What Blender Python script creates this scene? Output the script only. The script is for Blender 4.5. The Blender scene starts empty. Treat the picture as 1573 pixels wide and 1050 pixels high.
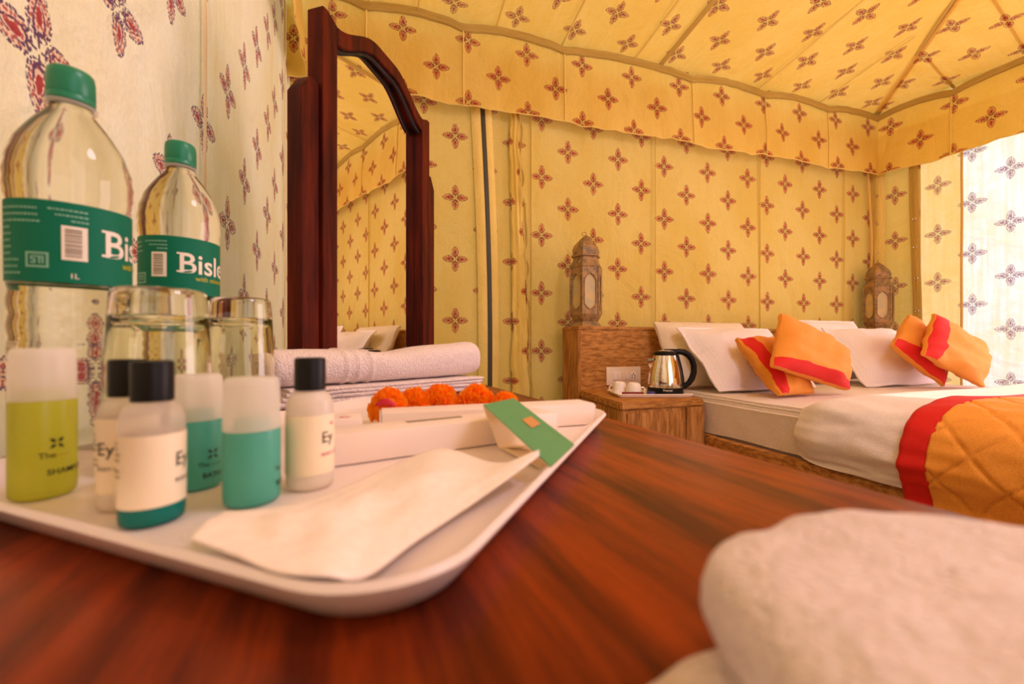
import bpy, bmesh, math, random
from mathutils import Vector, Matrix, noise as mnoise

random.seed(7)
S = bpy.context.scene
COL = S.collection
R = math.radians
CZ = 0.835            # eye height; the table top stands at 0.75
F = 650.0             # focal length in pixels of a 1573 wide frame
TT = 0.75             # table top

# ------------------------------------------------------------------ camera
cam = bpy.data.cameras.new('camera')
cam.sensor_width = 36.0
cam.lens = 36.0 * F / 1573.0
cam.shift_y = 5.0 / 1573.0
cam.clip_start = 0.01
cam.dof.use_dof = True
cam.dof.focus_distance = 1.9
cam.dof.aperture_fstop = 6.5
cam_o = bpy.data.objects.new('camera', cam)
cam_o.location = (0, 0, CZ)
cam_o.rotation_euler = (R(90), 0, 0)
COL.objects.link(cam_o)
S.camera = cam_o

# ------------------------------------------------------------------ world, sun, lamps, exposure
W = bpy.data.worlds.new('sky')
S.world = W
W.use_nodes = True
bg = W.node_tree.nodes['Background']
bg.inputs[0].default_value = (0.88, 0.94, 1.0, 1)
bg.inputs[1].default_value = 1.7
sun = bpy.data.lights.new('sun', 'SUN')
sun.energy = 4.5
sun.angle = R(1.5)
sun.color = (1.0, 0.95, 0.88)
sun_o = bpy.data.objects.new('sun', sun)
sun_o.rotation_euler = Vector((0.80, 0.26, 0.56)).to_track_quat('Z', 'Y').to_euler()
COL.objects.link(sun_o)
DAY = (1.0, 0.69, 0.76)
def daylight(name, loc, aim, sx, sy, watts):
    d = bpy.data.lights.new(name, 'AREA')
    d.shape = 'RECTANGLE'; d.size, d.size_y = sx, sy
    d.energy = watts; d.color = DAY
    o = bpy.data.objects.new(name, d)
    o.location = loc; o.rotation_euler = (-Vector(aim)).to_track_quat('Z', 'Y').to_euler()
    COL.objects.link(o)
daylight('side_door_daylight', (3.80, 1.50, 1.18), (-0.88, -0.48, 0.0), 1.6, 1.9, 120)     # the open flap in the right wall, beyond the frame
daylight('front_door_daylight', (1.75, -1.05, 1.3), (-0.25, 0.97, -0.12), 1.5, 1.9, 22)    # the tent door behind the camera
top_fill = bpy.data.lights.new('overhead_fill', 'POINT')          # unseen soft light, added overhead to brighten surfaces that face up
top_fill.energy = 74
top_fill.shadow_soft_size = 0.22
top_fill.color = (0.88, 0.72, 1.0)
top_fill_o = bpy.data.objects.new('overhead_fill', top_fill)
top_fill_o.location = (1.15, 0.25, 2.25)
COL.objects.link(top_fill_o)
S.view_settings.view_transform = 'Standard'
S.view_settings.look = 'None'
S.view_settings.gamma = 1.0
S.view_settings.use_curve_mapping = False
S.view_settings.exposure = -0.96
S.cycles.use_denoising = True
S.cycles.max_bounces = 14
S.cycles.diffuse_bounces = 7
S.cycles.transmission_bounces = 12
S.cycles.sample_clamp_indirect = 8.0

# ------------------------------------------------------------------ node helper
def lin(c):
    return tuple(((x / 12.92) if x <= 0.04045 else ((x + 0.055) / 1.055) ** 2.4) for x in (v / 255.0 for v in c))

class N:
    def __init__(s, name):
        s.m = bpy.data.materials.new(name)
        s.m.use_nodes = True
        s.t = s.m.node_tree
        s.t.nodes.clear()
        s.out = s.t.nodes.new('ShaderNodeOutputMaterial')
    def put(s, sock, v):
        if v is None:
            return
        if isinstance(v, bpy.types.NodeSocket):
            s.t.links.new(v, sock)
        else:
            if isinstance(v, (tuple, list)) and len(v) == 3 and sock.type == 'RGBA':
                v = tuple(v) + (1.0,)
            sock.default_value = v
    def n(s, typ, ins=None, out=0, **kw):
        d = s.t.nodes.new(typ)
        for k, v in kw.items():
            setattr(d, k, v)
        for k, v in (ins or {}).items():
            s.put(d.inputs[k], v)
        return d.outputs[out]
    def mt(s, op, a, b=0.0, c=0.0):
        return s.n('ShaderNodeMath', {0: a, 1: b, 2: c}, operation=op)
    def mix(s, f, a, b):
        d = s.t.nodes.new('ShaderNodeMix')
        d.data_type = 'RGBA'
        s.put(d.inputs[0], f); s.put(d.inputs[6], a); s.put(d.inputs[7], b)
        return d.outputs[2]
    def sstep(s, x, a, b):
        return s.n('ShaderNodeMapRange', {0: x, 1: a, 2: b, 3: 0.0, 4: 1.0}, interpolation_type='SMOOTHSTEP')
    def noise(s, vec, scale, detail=3.0, rough=0.5, out=0):
        return s.n('ShaderNodeTexNoise', {'Vector': vec, 'Scale': scale, 'Detail': detail, 'Roughness': rough}, out)
    def mapping(s, vec, sc):
        return s.n('ShaderNodeMapping', {'Vector': vec, 'Scale': sc})
    def bump(s, h, strength=0.3, dist=0.005):
        return s.n('ShaderNodeBump', {'Height': h, 'Strength': strength, 'Distance': dist})
    def obj(s):
        return s.n('ShaderNodeTexCoord', out=3)
    def uv(s):
        return s.n('ShaderNodeTexCoord', out=2)
    def prin(s, color, rough=0.5, normal=None, **kw):
        d = s.t.nodes.new('ShaderNodeBsdfPrincipled')
        s.put(d.inputs['Base Color'], color); s.put(d.inputs['Roughness'], rough)
        if normal is not None:
            s.put(d.inputs['Normal'], normal)
        for k, v in kw.items():
            s.put(d.inputs[k.replace('_', ' ')], v)
        return d.outputs[0]
    def done(s, sh):
        s.t.links.new(sh, s.out.inputs[0])
        return s.m

def plain(name, c, rough=0.5, **kw):
    k = N(name)
    return k.done(k.prin(lin(c), rough, **kw))

MOT = 0.33
def fabric(name, base, trans, ox=0.0, oy=0.0, tcol=None, motif=True, red=(150, 18, 28), dark=(104, 16, 40), fill=((222, 118, 92), (190, 54, 56)), rough=1.0):
    """block-printed tent canvas, seen by reflected and transmitted light; UVs are metres"""
    k = N(name)
    uv = k.uv()
    sx = k.t.nodes.new('ShaderNodeSeparateXYZ'); k.t.links.new(uv, sx.inputs[0])
    cloud = k.noise(k.mapping(uv, (1.0, 0.6, 1)), 3.0, 4.0)
    weave = k.noise(k.mapping(uv, (1.0, 0.35, 1)), 260.0, 2.0, 0.7)
    streak = k.noise(k.mapping(uv, (1.0, 0.05, 1)), 45.0, 3.0)
    b0 = lin(base)
    col = k.mix(k.sstep(cloud, 0.35, 0.7), b0, tuple(x * y for x, y in zip(b0, (0.93, 0.86, 0.64))))
    blot = k.noise(uv, 14.0, 5.0, 0.65)
    col = k.mix(k.mt('MULTIPLY', k.sstep(blot, 0.48, 0.72), 0.35), col, tuple(x * y for x, y in zip(b0, (0.90, 0.80, 0.62))))
    col = k.mix(k.mt('MULTIPLY', k.sstep(weave, 0.4, 0.75), 0.42), col, tuple(x * y for x, y in zip(b0, (0.80, 0.72, 0.55))))
    mask = None
    if motif:
        wob = k.n('ShaderNodeVectorMath', {0: k.noise(uv, 60.0, 2.0, out=1), 1: (0.5, 0.5, 0.5)}, operation='SUBTRACT')
        sw = k.t.nodes.new('ShaderNodeSeparateXYZ'); k.t.links.new(wob, sw.inputs[0])
        ux = k.mt('MULTIPLY_ADD', sw.outputs[0], 0.006, sx.outputs[0])
        uy = k.mt('MULTIPLY_ADD', sw.outputs[1], 0.006, sx.outputs[1])
        x = k.mt('DIVIDE', k.mt('ADD', ux, ox), MOT)
        y = k.mt('DIVIDE', k.mt('ADD', uy, oy), MOT)
        fx = k.mt('SUBTRACT', k.mt('FRACT', x), 0.5); fy = k.mt('SUBTRACT', k.mt('FRACT', y), 0.5)
        gx = k.mt('SUBTRACT', k.mt('FRACT', k.mt('ADD', x, 0.5)), 0.5)
        gy = k.mt('SUBTRACT', k.mt('FRACT', k.mt('ADD', y, 0.5)), 0.5)
        d1 = k.mt('ADD', k.mt('MULTIPLY', fx, fx), k.mt('MULTIPLY', fy, fy))
        d2 = k.mt('ADD', k.mt('MULTIPLY', gx, gx), k.mt('MULTIPLY', gy, gy))
        sel = k.mt('LESS_THAN', d1, d2)
        ax = k.mt('MULTIPLY', k.mt('ADD', k.mt('MULTIPLY', k.mt('ABSOLUTE', fx), sel), k.mt('MULTIPLY', k.mt('ABSOLUTE', gx), k.mt('SUBTRACT', 1.0, sel))), MOT)
        ay = k.mt('MULTIPLY', k.mt('ADD', k.mt('MULTIPLY', k.mt('ABSOLUTE', fy), sel), k.mt('MULTIPLY', k.mt('ABSOLUTE', gy), k.mt('SUBTRACT', 1.0, sel))), MOT)
        a = k.mt('MAXIMUM', ax, ay); b = k.mt('MINIMUM', ax, ay)
        def ell(c, l, w, taper=0.0):
            da = k.mt('SUBTRACT', a, c)
            ww = k.mt('MULTIPLY_ADD', da, -taper, w)
            ww = k.mt('MAXIMUM', ww, 0.002)
            p = k.mt('DIVIDE', da, l); q = k.mt('DIVIDE', b, ww)
            return k.mt('SQRT', k.mt('ADD', k.mt('MULTIPLY', p, p), k.mt('MULTIPLY', q, q)))
        def band(d, c, h):
            return k.mt('LESS_THAN', k.mt('ABSOLUTE', k.mt('SUBTRACT', d, c)), h)
        e = ell(0.0385, 0.0285, 0.0178, 0.16)
        core = ell(0.035, 0.0104, 0.0046, 0.12)
        vor = k.n('ShaderNodeTexVoronoi', {'Vector': uv, 'Scale': 250.0}, 0, voronoi_dimensions='2D')
        vor2 = k.n('ShaderNodeTexVoronoi', {'Vector': uv, 'Scale': 190.0}, 0, voronoi_dimensions='2D')
        dots = k.mt('LESS_THAN', vor, 0.46); dots2 = k.mt('LESS_THAN', vor2, 0.36)
        rim = k.mt('MULTIPLY', band(e, 0.93, 0.13), dots)
        inner = k.mt('MULTIPLY', k.mt('LESS_THAN', e, 0.80), dots2)
        curl = k.mt('MULTIPLY', band(core, 1.75, 0.26), k.mt('LESS_THAN', k.mt('ADD', vor, 0.0), 0.62))
        stem = k.mt('MULTIPLY', k.mt('LESS_THAN', b, 0.0014), k.mt('MULTIPLY', k.mt('GREATER_THAN', a, 0.003), k.mt('LESS_THAN', a, 0.014)))
        cm = k.mt('LESS_THAN', core, 1.0)
        lines = k.mt('MAXIMUM', k.mt('MAXIMUM', rim, curl), stem)
        wear = k.sstep(k.noise(uv, 7.0, 3.0), 0.25, 0.5)
        col = k.mix(k.mt('MULTIPLY', k.mt('LESS_THAN', e, 0.9), 0.42), col, lin(fill[0]))
        col = k.mix(k.mt('MULTIPLY', inner, 0.85), col, lin(fill[1]))
        col = k.mix(k.mt('MULTIPLY', lines, k.mt('MULTIPLY_ADD', wear, 0.3, 0.68)), col, lin(dark))
        col = k.mix(k.mt('MULTIPLY', cm, 0.95), col, lin(red))
        mask = k.mt('MAXIMUM', lines, k.mt('MAXIMUM', inner, cm))
    fold = k.noise(k.mapping(uv, (1.0, 0.55, 1)), 6.0, 5.0, 0.55)
    crease = k.n('ShaderNodeTexNoise', {'Vector': k.mapping(uv, (1.0, 0.7, 1)), 'Scale': 3.2, 'Detail': 6.0, 'Roughness': 0.55, 'Distortion': 1.6})
    ridge = k.mt('ABSOLUTE', k.mt('SUBTRACT', crease, 0.5))
    h = k.mt('ADD', k.mt('MULTIPLY_ADD', ridge, 1.6, fold), k.mt('ADD', k.mt('MULTIPLY', weave, 0.05), k.mt('MULTIPLY', streak, 0.10)))
    nm = k.bump(h, 0.6, 0.024)
    dif = k.n('ShaderNodeBsdfDiffuse', {'Color': col, 'Normal': nm})
    if trans <= 0:
        return k.done(dif)
    tc = tcol if tcol else base
    tw = lin(tc)
    tvar = k.mix(k.sstep(streak, 0.3, 0.75), tw, tuple(x * y for x, y in zip(tw, (0.95, 0.86, 0.66))))
    tvar = k.mix(k.mt('MULTIPLY', k.sstep(k.mt('ADD', k.mt('MULTIPLY', cloud, 0.5), k.mt('MULTIPLY', blot, 0.5)), 0.45, 0.62), 0.55), tvar, tuple(x * y for x, y in zip(tw, (1.0, 0.86, 0.55))))
    if mask is not None:
        tvar = k.mix(k.mt('MULTIPLY', mask, 0.75), tvar, lin((130, 40, 70)))
    tr = k.n('ShaderNodeBsdfTranslucent', {'Color': tvar, 'Normal': nm})
    return k.done(k.n('ShaderNodeMixShader', {0: trans, 1: dif, 2: tr}))

def wood(name, c1, c2, rough=0.4, scale=(1, 1, 1), bumps=0.15, coat=0.0, grain=8.0, c3=None, spec=0.28):
    k = N(name)
    v = k.mapping(k.obj(), scale)
    n1 = k.noise(v, grain, 6.0, 0.6)
    n2 = k.noise(k.mapping(k.obj(), tuple(x * 6 for x in scale)), grain, 3.0, 0.6)
    col = k.mix(k.sstep(n1, 0.32, 0.68), lin(c1), lin(c2))
    col = k.mix(k.mt('MULTIPLY', k.sstep(n2, 0.45, 0.8), 0.5), col, lin(c3 or c1))
    return k.done(k.prin(col, k.mt('MULTIPLY_ADD', n2, 0.15, rough - 0.07), k.bump(n2, bumps, 0.002), Coat_Weight=coat, Coat_Roughness=0.15, Specular_IOR_Level=spec))

def cloth(name, c, scale=300.0, strength=0.3, wr=9.0, wrs=0.0, dist=0.004, c2=None, stripes=None):
    k = N(name)
    o = k.uv() if stripes else k.obj()
    n1 = k.noise(o, scale, 2.0, 0.6)
    h = k.mt('MULTIPLY', n1, 0.3)
    if wrs:
        h = k.mt('ADD', h, k.mt('MULTIPLY', k.noise(k.obj(), wr, 4.0, 0.55), wrs))
    base = lin(c)
    col = k.mix(k.sstep(n1, 0.3, 0.7), base, tuple(x * 0.88 for x in base) if c2 is None else lin(c2))
    if stripes:
        sx = k.t.nodes.new('ShaderNodeSeparateXYZ'); k.t.links.new(k.uv(), sx.inputs[0])
        st = k.mt('GREATER_THAN', k.mt('FRACT', k.mt('MULTIPLY', sx.outputs[0], stripes)), 0.5)
        col = k.mix(k.mt('MULTIPLY', st, 0.35), col, tuple(x * 0.86 for x in base))
    return k.done(k.prin(col, 0.85, k.bump(h, strength, dist), Sheen_Weight=0.04))

M = {}
FAB = (226, 203, 116)
# motif phases so that a printed flower falls where the photograph shows it (u, v in metres)
M['teak'] = wood('dark_teak', (62, 14, 3), (146, 56, 9), 0.36, (9, 0.8, 6), 0.08, 0.10, 4.0, (52, 12, 4), 0.14)
M['frame_wood'] = wood('mirror_frame_wood', (48, 9, 3), (98, 30, 8), 0.5, (10, 10, 0.9), 0.1, 0.0, 3.5, (40, 10, 3), 0.10)
M['bed_wood'] = wood('rough_mango_wood', (150, 98, 40), (208, 152, 80), 0.7, (1.4, 5, 10), 0.6, 0.0, 9.0, (132, 80, 32))
M['bed_wood_v'] = wood('rough_mango_wood_upright', (146, 96, 40), (204, 148, 80), 0.7, (9, 9, 1.2), 0.6, 0.0, 7.0, (128, 78, 32))
M['mattress'] = cloth('mattress_sheet', (240, 230, 216), 300, 0.5, 6.0, 1.8, 0.02)
M['white_cotton'] = cloth('white_cotton', (248, 242, 238), 400, 0.45, 6.0, 1.7, 0.018)
M['pillow_white'] = cloth('satin_stripe_cotton', (250, 244, 242), 300, 0.5, 9.0, 1.6, 0.016, stripes=62.0)
M['pillow_cream'] = cloth('cream_cotton', (240, 226, 198), 300, 0.5, 8.0, 1.8, 0.018)
M['orange'] = cloth('orange_cotton', (234, 158, 52), 420, 0.3, 12.0, 0.9, 0.006, (218, 138, 40))
M['orange_quilt'] = cloth('orange_quilt_cotton', (244, 172, 66), 350, 0.3, 16.0, 0.6, 0.004, (232, 152, 52))
M['red'] = cloth('red_cotton', (222, 26, 8), 420, 0.3, 12.0, 0.9, 0.006, (204, 18, 5))
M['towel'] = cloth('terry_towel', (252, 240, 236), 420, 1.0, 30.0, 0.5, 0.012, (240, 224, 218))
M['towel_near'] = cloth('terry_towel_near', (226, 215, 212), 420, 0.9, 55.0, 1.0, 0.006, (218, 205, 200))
M['melamine'] = plain('white_melamine', (238, 228, 224), 0.28)
M['china'] = plain('white_china', (250, 244, 240), 0.15)
M['black_plastic'] = plain('black_plastic', (8, 8, 8), 0.4, Specular_IOR_Level=0.25)
M['ivory_plastic'] = plain('ivory_plastic', (240, 226, 206), 0.35)
M['steel'] = plain('polished_steel', (235, 230, 224), 0.07, Metallic=1.0)
M['mirror'] = plain('silvered_glass', (238, 236, 226), 0.0, Metallic=1.0)
M['green_cap'] = plain('green_cap_plastic', (0, 128, 92), 0.35)
M['label_green'] = plain('green_label', (0, 112, 84), 0.55, Specular_IOR_Level=0.2)
M['print_white'] = plain('white_print', (238, 232, 214), 0.5)
M['print_yellow'] = plain('yellow_print', (196, 190, 40), 0.5)
M['print_dark'] = plain('dark_print', (28, 30, 26), 0.5)
M['print_grey'] = plain('grey_print', (138, 124, 100), 0.5)
M['print_magenta'] = plain('magenta_print', (198, 52, 118), 0.5)
M['print_pale'] = plain('pale_green_print', (120, 180, 156), 0.5)
M['print_gold'] = plain('gold_print', (196, 150, 40), 0.5)
M['label_cream'] = plain('cream_label', (244, 230, 200), 0.5)
M['paper'] = cloth('tissue_paper', (250, 240, 232), 200, 0.15, 30.0, 0.6, 0.003, (244, 233, 224))
M['card'] = plain('white_card', (250, 236, 228), 0.45)
M['card_green'] = plain('green_card', (84, 158, 106), 0.45)
M['card_inside'] = plain('inside_of_card', (240, 222, 186), 0.6)
M['zip'] = plain('dark_green_zip', (58, 56, 34), 0.5)
M['eyelet'] = plain('brass_eyelet', (220, 205, 180), 0.25, Metallic=1.0)
M['rope'] = plain('sand_webbing', (222, 186, 104), 0.8)
M['marigold'] = None

def marigold_mat():
    k = N('marigold_petal')
    n = k.noise(k.obj(), 160.0, 2.0)
    c = k.mix(k.sstep(n, 0.35, 0.65), lin((255, 190, 38)), lin((255, 146, 12)))
    a = k.prin(c, 0.6); b = k.n('ShaderNodeBsdfTranslucent', {'Color': c})
    return k.done(k.n('ShaderNodeMixShader', {0: 0.45, 1: a, 2: b}))
M['marigold'] = marigold_mat()
M['rose_petal'] = plain('pink_petal', (214, 40, 66), 0.5)

def glassy(name, c=(255, 255, 255), ior=1.45, rough=0.0):
    k = N(name)
    return k.done(k.n('ShaderNodeBsdfGlass', {'Color': lin(c), 'Roughness': rough, 'IOR': ior}))
M['water'] = glassy('bottled_water', (252, 252, 246), 1.33)
M['glass'] = glassy('tumbler_glass', (250, 250, 242), 1.48)

def liquid(name, c, tr=0.45):
    k = N(name)
    a = k.prin(lin(c), 0.25)
    b = k.n('ShaderNodeBsdfTranslucent', {'Color': lin(c)})
    return k.done(k.n('ShaderNodeMixShader', {0: tr, 1: a, 2: b}))
M['green_gel'] = liquid('green_shampoo', (216, 220, 74))
M['blue_gel'] = liquid('aqua_gel', (104, 204, 186))
M['teal_gel'] = liquid('teal_liquid', (0, 150, 140))
M['lotion'] = liquid('cream_lotion', (255, 248, 236))

def frosted(name, c, clear=0.3):
    k = N(name)
    a = k.prin(lin(c), 0.3)
    b = k.n('ShaderNodeBsdfTranslucent', {'Color': lin(c)})
    m1 = k.n('ShaderNodeMixShader', {0: 0.5, 1: a, 2: b})
    t = k.n('ShaderNodeBsdfTransparent', {'Color': (1, 1, 1, 1)})
    return k.done(k.n('ShaderNodeMixShader', {0: clear, 1: m1, 2: t}))
M['frost_cap'] = frosted('frosted_cap', (255, 252, 244), 0.30)
M['clear_pet'] = frosted('clear_bottle_wall', (252, 246, 236), 0.55)

def lantern_mat():
    k = N('aged_brass')
    o = k.obj()
    n = k.noise(o, 38.0, 4.0, 0.6)
    n2 = k.n('ShaderNodeTexVoronoi', {'Vector': o, 'Scale': 130.0}, 0)
    c = k.mix(k.sstep(n, 0.35, 0.68), lin((176, 138, 84)), lin((122, 104, 74)))
    c = k.mix(k.mt('MULTIPLY', k.sstep(n, 0.62, 0.75), 0.5), c, lin((112, 124, 92)))
    return k.done(k.prin(c, 0.5, k.bump(n2, 0.35, 0.003), Metallic=0.2))
M['brass'] = lantern_mat()
def pane_mat():
    k = N('dusty_glass_pane')
    n = k.noise(k.obj(), 16.0, 3.0)
    c = k.mix(k.sstep(n, 0.35, 0.7), lin((244, 216, 140)), lin((216, 206, 156)))
    a = k.prin(c, 0.22)
    t = k.n('ShaderNodeBsdfTransparent', {'Color': lin((236, 220, 180)) + (1,)})
    return k.done(k.n('ShaderNodeMixShader', {0: 0.30, 1: a, 2: t}))
M['pane'] = pane_mat()
def floor_mat():
    k = N('woven_floor_mat')
    n = k.noise(k.mapping(k.obj(), (1, 8, 1)), 40.0, 3.0)
    return k.done(k.prin(k.mix(n, lin((120, 80, 44)), lin((170, 124, 74))), 0.9))
M['floor'] = floor_mat()

# ------------------------------------------------------------------ geometry helper
class G:
    def __init__(s):
        s.v, s.f, s.uv = [], [], []     # uv: one per vertex (optional)
    def add(s, v, f, uv=None):
        o = len(s.v)
        s.v += [Vector(p) for p in v]
        s.uv += uv if uv else [(0, 0)] * len(v)
        s.f += [tuple(i + o for i in q) for q in f]
        return s
    def xf(s, m):
        s.v = [m @ p for p in s.v]
        return s
    def join(s, g):
        return s.add(g.v, g.f, g.uv)
    def box(s, c, size, bev=0.0, rot=None, seg=2):
        bm = bmesh.new()
        bmesh.ops.create_cube(bm, size=1.0)
        bmesh.ops.scale(bm, vec=size, verts=bm.verts)
        if bev:
            bmesh.ops.bevel(bm, geom=bm.edges[:], offset=bev, segments=seg, affect='EDGES', profile=0.6)
        m = Matrix.Translation(c) @ (rot.to_4x4() if rot is not None else Matrix.Identity(4))
        s._bm(bm, m)
        return s
    def _bm(s, bm, m=None):
        bm.verts.index_update()
        vs = [(m @ v.co) if m else v.co.copy() for v in bm.verts]
        s.add(vs, [[v.index for v in f.verts] for f in bm.faces])
        bm.free()
    def lathe(s, prof, c=(0, 0, 0), seg=40, cap=(True, True)):
        n = len(prof); vs = []; uv = []
        for (r, z) in prof:
            for j in range(seg):
                a = 2 * math.pi * j / seg
                vs.append((c[0] + r * math.cos(a), c[1] + r * math.sin(a), c[2] + z)); uv.append((j / seg, z))
        fs = []
        for i in range(n - 1):
            for j in range(seg):
                k = (j + 1) % seg
                fs.append((i * seg + j, i * seg + k, (i + 1) * seg + k, (i + 1) * seg + j))
        if cap[0]: fs.append(tuple(reversed(range(seg))))
        if cap[1]: fs.append(tuple((n - 1) * seg + j for j in range(seg)))
        return s.add(vs, fs, uv)
    def tube(s, pts, rad, seg=8, flat=1.0, closed=False):
        pts = [Vector(p) for p in pts]; n = len(pts)
        rads = rad if isinstance(rad, (list, tuple)) else [rad] * n
        vs = []; up = None
        for i, p in enumerate(pts):
            t = (pts[min(i + 1, n - 1)] - pts[max(i - 1, 0)]).normalized()
            if up is None:
                up = Vector((0, 0, 1)) if abs(t.z) < 0.9 else Vector((1, 0, 0))
            a = t.cross(up).normalized(); up = a.cross(t).normalized()
            for j in range(seg):
                w = 2 * math.pi * j / seg
                vs.append(p + (a * math.cos(w) * flat + up * math.sin(w)) * rads[i])
        fs = []
        for i in range(n - 1):
            for j in range(seg):
                k = (j + 1) % seg
                fs.append((i * seg + j, i * seg + k, (i + 1) * seg + k, (i + 1) * seg + j))
        fs.append(tuple(reversed(range(seg)))); fs.append(tuple((n - 1) * seg + j for j in range(seg)))
        return s.add(vs, fs)
    def grid(s, fn, us, vs_, uvfn=None, keep=None):
        nu, nv = len(us), len(vs_)
        pts = [fn(u, v) for v in vs_ for u in us]
        uv = [uvfn(u, v) if uvfn else (u, v) for v in vs_ for u in us]
        fs = []
        for j in range(nv - 1):
            for i in range(nu - 1):
                if keep and not keep((us[i] + us[i + 1]) / 2, (vs_[j] + vs_[j + 1]) / 2):
                    continue
                fs.append((j * nu + i, j * nu + i + 1, (j + 1) * nu + i + 1, (j + 1) * nu + i))
        return s.add(pts, fs, uv)
    def prism(s, poly, z0, z1):
        n = len(poly)
        vs = [(x, y, z0) for x, y in poly] + [(x, y, z1) for x, y in poly]
        fs = [tuple(reversed(range(n))), tuple(range(n, 2 * n))] + [(i, (i + 1) % n, n + (i + 1) % n, n + i) for i in range(n)]
        return s.add(vs, fs)

def lsp(a, b, n):
    return [a + (b - a) * i / (n - 1) for i in range(n)]

def obj(name, g, mat, parent=None, off=None, smooth=35.0, solid=0.0, fix=True):
    """link geometry g as one mesh object; g in world axes, off = base point to subtract"""
    me = bpy.data.meshes.new(name)
    o3 = Vector(off) if off is not None else Vector((0, 0, 0))
    me.from_pydata([tuple(p - o3) for p in g.v], [], g.f)
    if g.uv:
        ul = me.uv_layers.new(name='UVMap')
        for l in me.loops:
            ul.data[l.index].uv = g.uv[l.vertex_index]
    bm = bmesh.new(); bm.from_mesh(me)
    loose = [v for v in bm.verts if not v.link_faces]
    if loose: bmesh.ops.delete(bm, geom=loose, context='VERTS')
    if fix: bmesh.ops.recalc_face_normals(bm, faces=bm.faces)
    bm.to_mesh(me); bm.free()
    if smooth:
        me.shade_smooth()
        me.set_sharp_from_angle(angle=R(smooth))
    me.materials.append(mat)
    o = bpy.data.objects.new(name, me)
    COL.objects.link(o)
    if parent is not None:
        o.parent = parent
    elif off is not None:
        o.location = o3
    if solid:
        md = o.modifiers.new('thickness', 'SOLIDIFY'); md.thickness = solid; md.offset = -1 if solid > 0 else 1
    return o

def tag(o, label, cat, group=None):
    o['label'] = label; o['category'] = cat
    if group: o['group'] = group
    return o
def struct(o):
    o['kind'] = 'structure'; return o
def thing(name, label, cat, loc=(0, 0, 0), rotz=0.0, group=None):
    o = bpy.data.objects.new(name, None)
    o.empty_display_size = 0.05
    o.location = loc; o.rotation_euler = (0, 0, rotz)
    COL.objects.link(o)
    return tag(o, label, cat, group)
def dup(root, loc, rotz=None, label=None, scale=None):
    r = root.copy(); COL.objects.link(r); r.location = loc
    if rotz is not None: r.rotation_euler = (0, 0, rotz)
    if scale: r.scale = (scale,) * 3
    if label: r['label'] = label
    for ch in root.children:
        c = ch.copy(); COL.objects.link(c); c.parent = r
        for gch in ch.children:
            d = gch.copy(); COL.objects.link(d); d.parent = c
    return r

def P(px, py, Y):
    return Vector(((px - 786.0) / F * Y, Y, CZ + (530.0 - py) / F * Y))
def Pz(px, py, z):                     # point of the plane at height z above the eye (negative below)
    Y = -z * F / (py - 530.0)
    return Vector(((px - 786.0) / F * Y, Y, CZ + z))
def nz(p, s=1.0):
    return mnoise.noise(Vector(p) * s)

_txt = {}
def text_geo(txt, size, bold=0.0, slant=0.0):
    key = (txt, bold, slant)
    if key not in _txt:
        cu = bpy.data.curves.new('lettering', 'FONT')
        cu.body = txt; cu.size = 1.0; cu.offset = bold; cu.shear = slant; cu.resolution_u = 3
        o = bpy.data.objects.new('lettering', cu); COL.objects.link(o)
        bpy.context.view_layer.update()
        me = bpy.data.meshes.new_from_object(o.evaluated_get(bpy.context.evaluated_depsgraph_get()))
        vs = [v.co.copy() for v in me.vertices]; fs = [tuple(p.vertices) for p in me.polygons]
        bpy.data.objects.remove(o); bpy.data.curves.remove(cu); bpy.data.meshes.remove(me)
        _txt[key] = (vs, fs)
    vs, fs = _txt[key]
    g = G(); g.add([(v.x * size, v.y * size, 0) for v in vs], fs)
    return g
def wrap(g, r, phi, z):
    """lay flat lettering (x right, y up) round a cylinder of radius r, starting at angle phi"""
    g.v = [Vector(((r + p.z) * math.cos(phi + p.x / r), (r + p.z) * math.sin(phi + p.x / r), z + p.y)) for p in g.v]
    return g
def rect(g, x0, y0, x1, y1, nx=1):
    for i in range(nx):
        a = x0 + (x1 - x0) * i / nx; b = x0 + (x1 - x0) * (i + 1) / nx
        g.add([(a, y0, 0), (b, y0, 0), (b, y1, 0), (a, y1, 0)], [(0, 1, 2, 3)])
    return g

# ================================================================== THE TENT
C1 = Vector((-1.07, 2.036)); EB = Vector((math.cos(R(17.1)), math.sin(R(17.1)))); NB = Vector((EB.y, -EB.x))
C2 = C1 + EB * 3.976
ER = Vector((math.sin(R(28.7)), -math.cos(R(28.7)))); NR = Vector((-math.cos(R(28.7)), -math.sin(R(28.7))))
C3 = C2 + ER * 3.9
EL = Vector((math.sin(R(20)), -math.cos(R(20)))); NL = Vector((math.cos(R(20)), math.sin(R(20))))
C4 = C1 + EL * 3.7
EAVE = CZ + 1.71
VAL = CZ + 1.25
WTOP = EAVE - 0.13

def along(O, E, px):                       # distance along a wall at which it crosses picture column px
    k = (px - 786.0) / F
    return (k * O.y - O.x) / (E.x - k * E.y)
def wall_uv(O, E, px, py):
    t = along(O, E, px); q = O + E * t
    return t, CZ + (530.0 - py) / F * q.y
def phase(O, E, px, py):
    t, h = wall_uv(O, E, px, py)
    return -t, -h

def fabric_wall(name, O, E, Nn, t0, t1, z0, z1, mat, amp=0.010, nu=60, nv=26, seed=0.0, folds=2.2):
    g = G()
    def fn(u, v):
        d = amp * (nz((u * folds, v * 0.5, seed)) + 0.5 * nz((u * folds * 2.3, v * 0.9, seed + 5)))
        q = O + E * u + Nn * d
        return (q.x, q.y, v)
    g.grid(fn, lsp(t0, t1, nu), lsp(z0, z1, nv))
    return g

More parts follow.
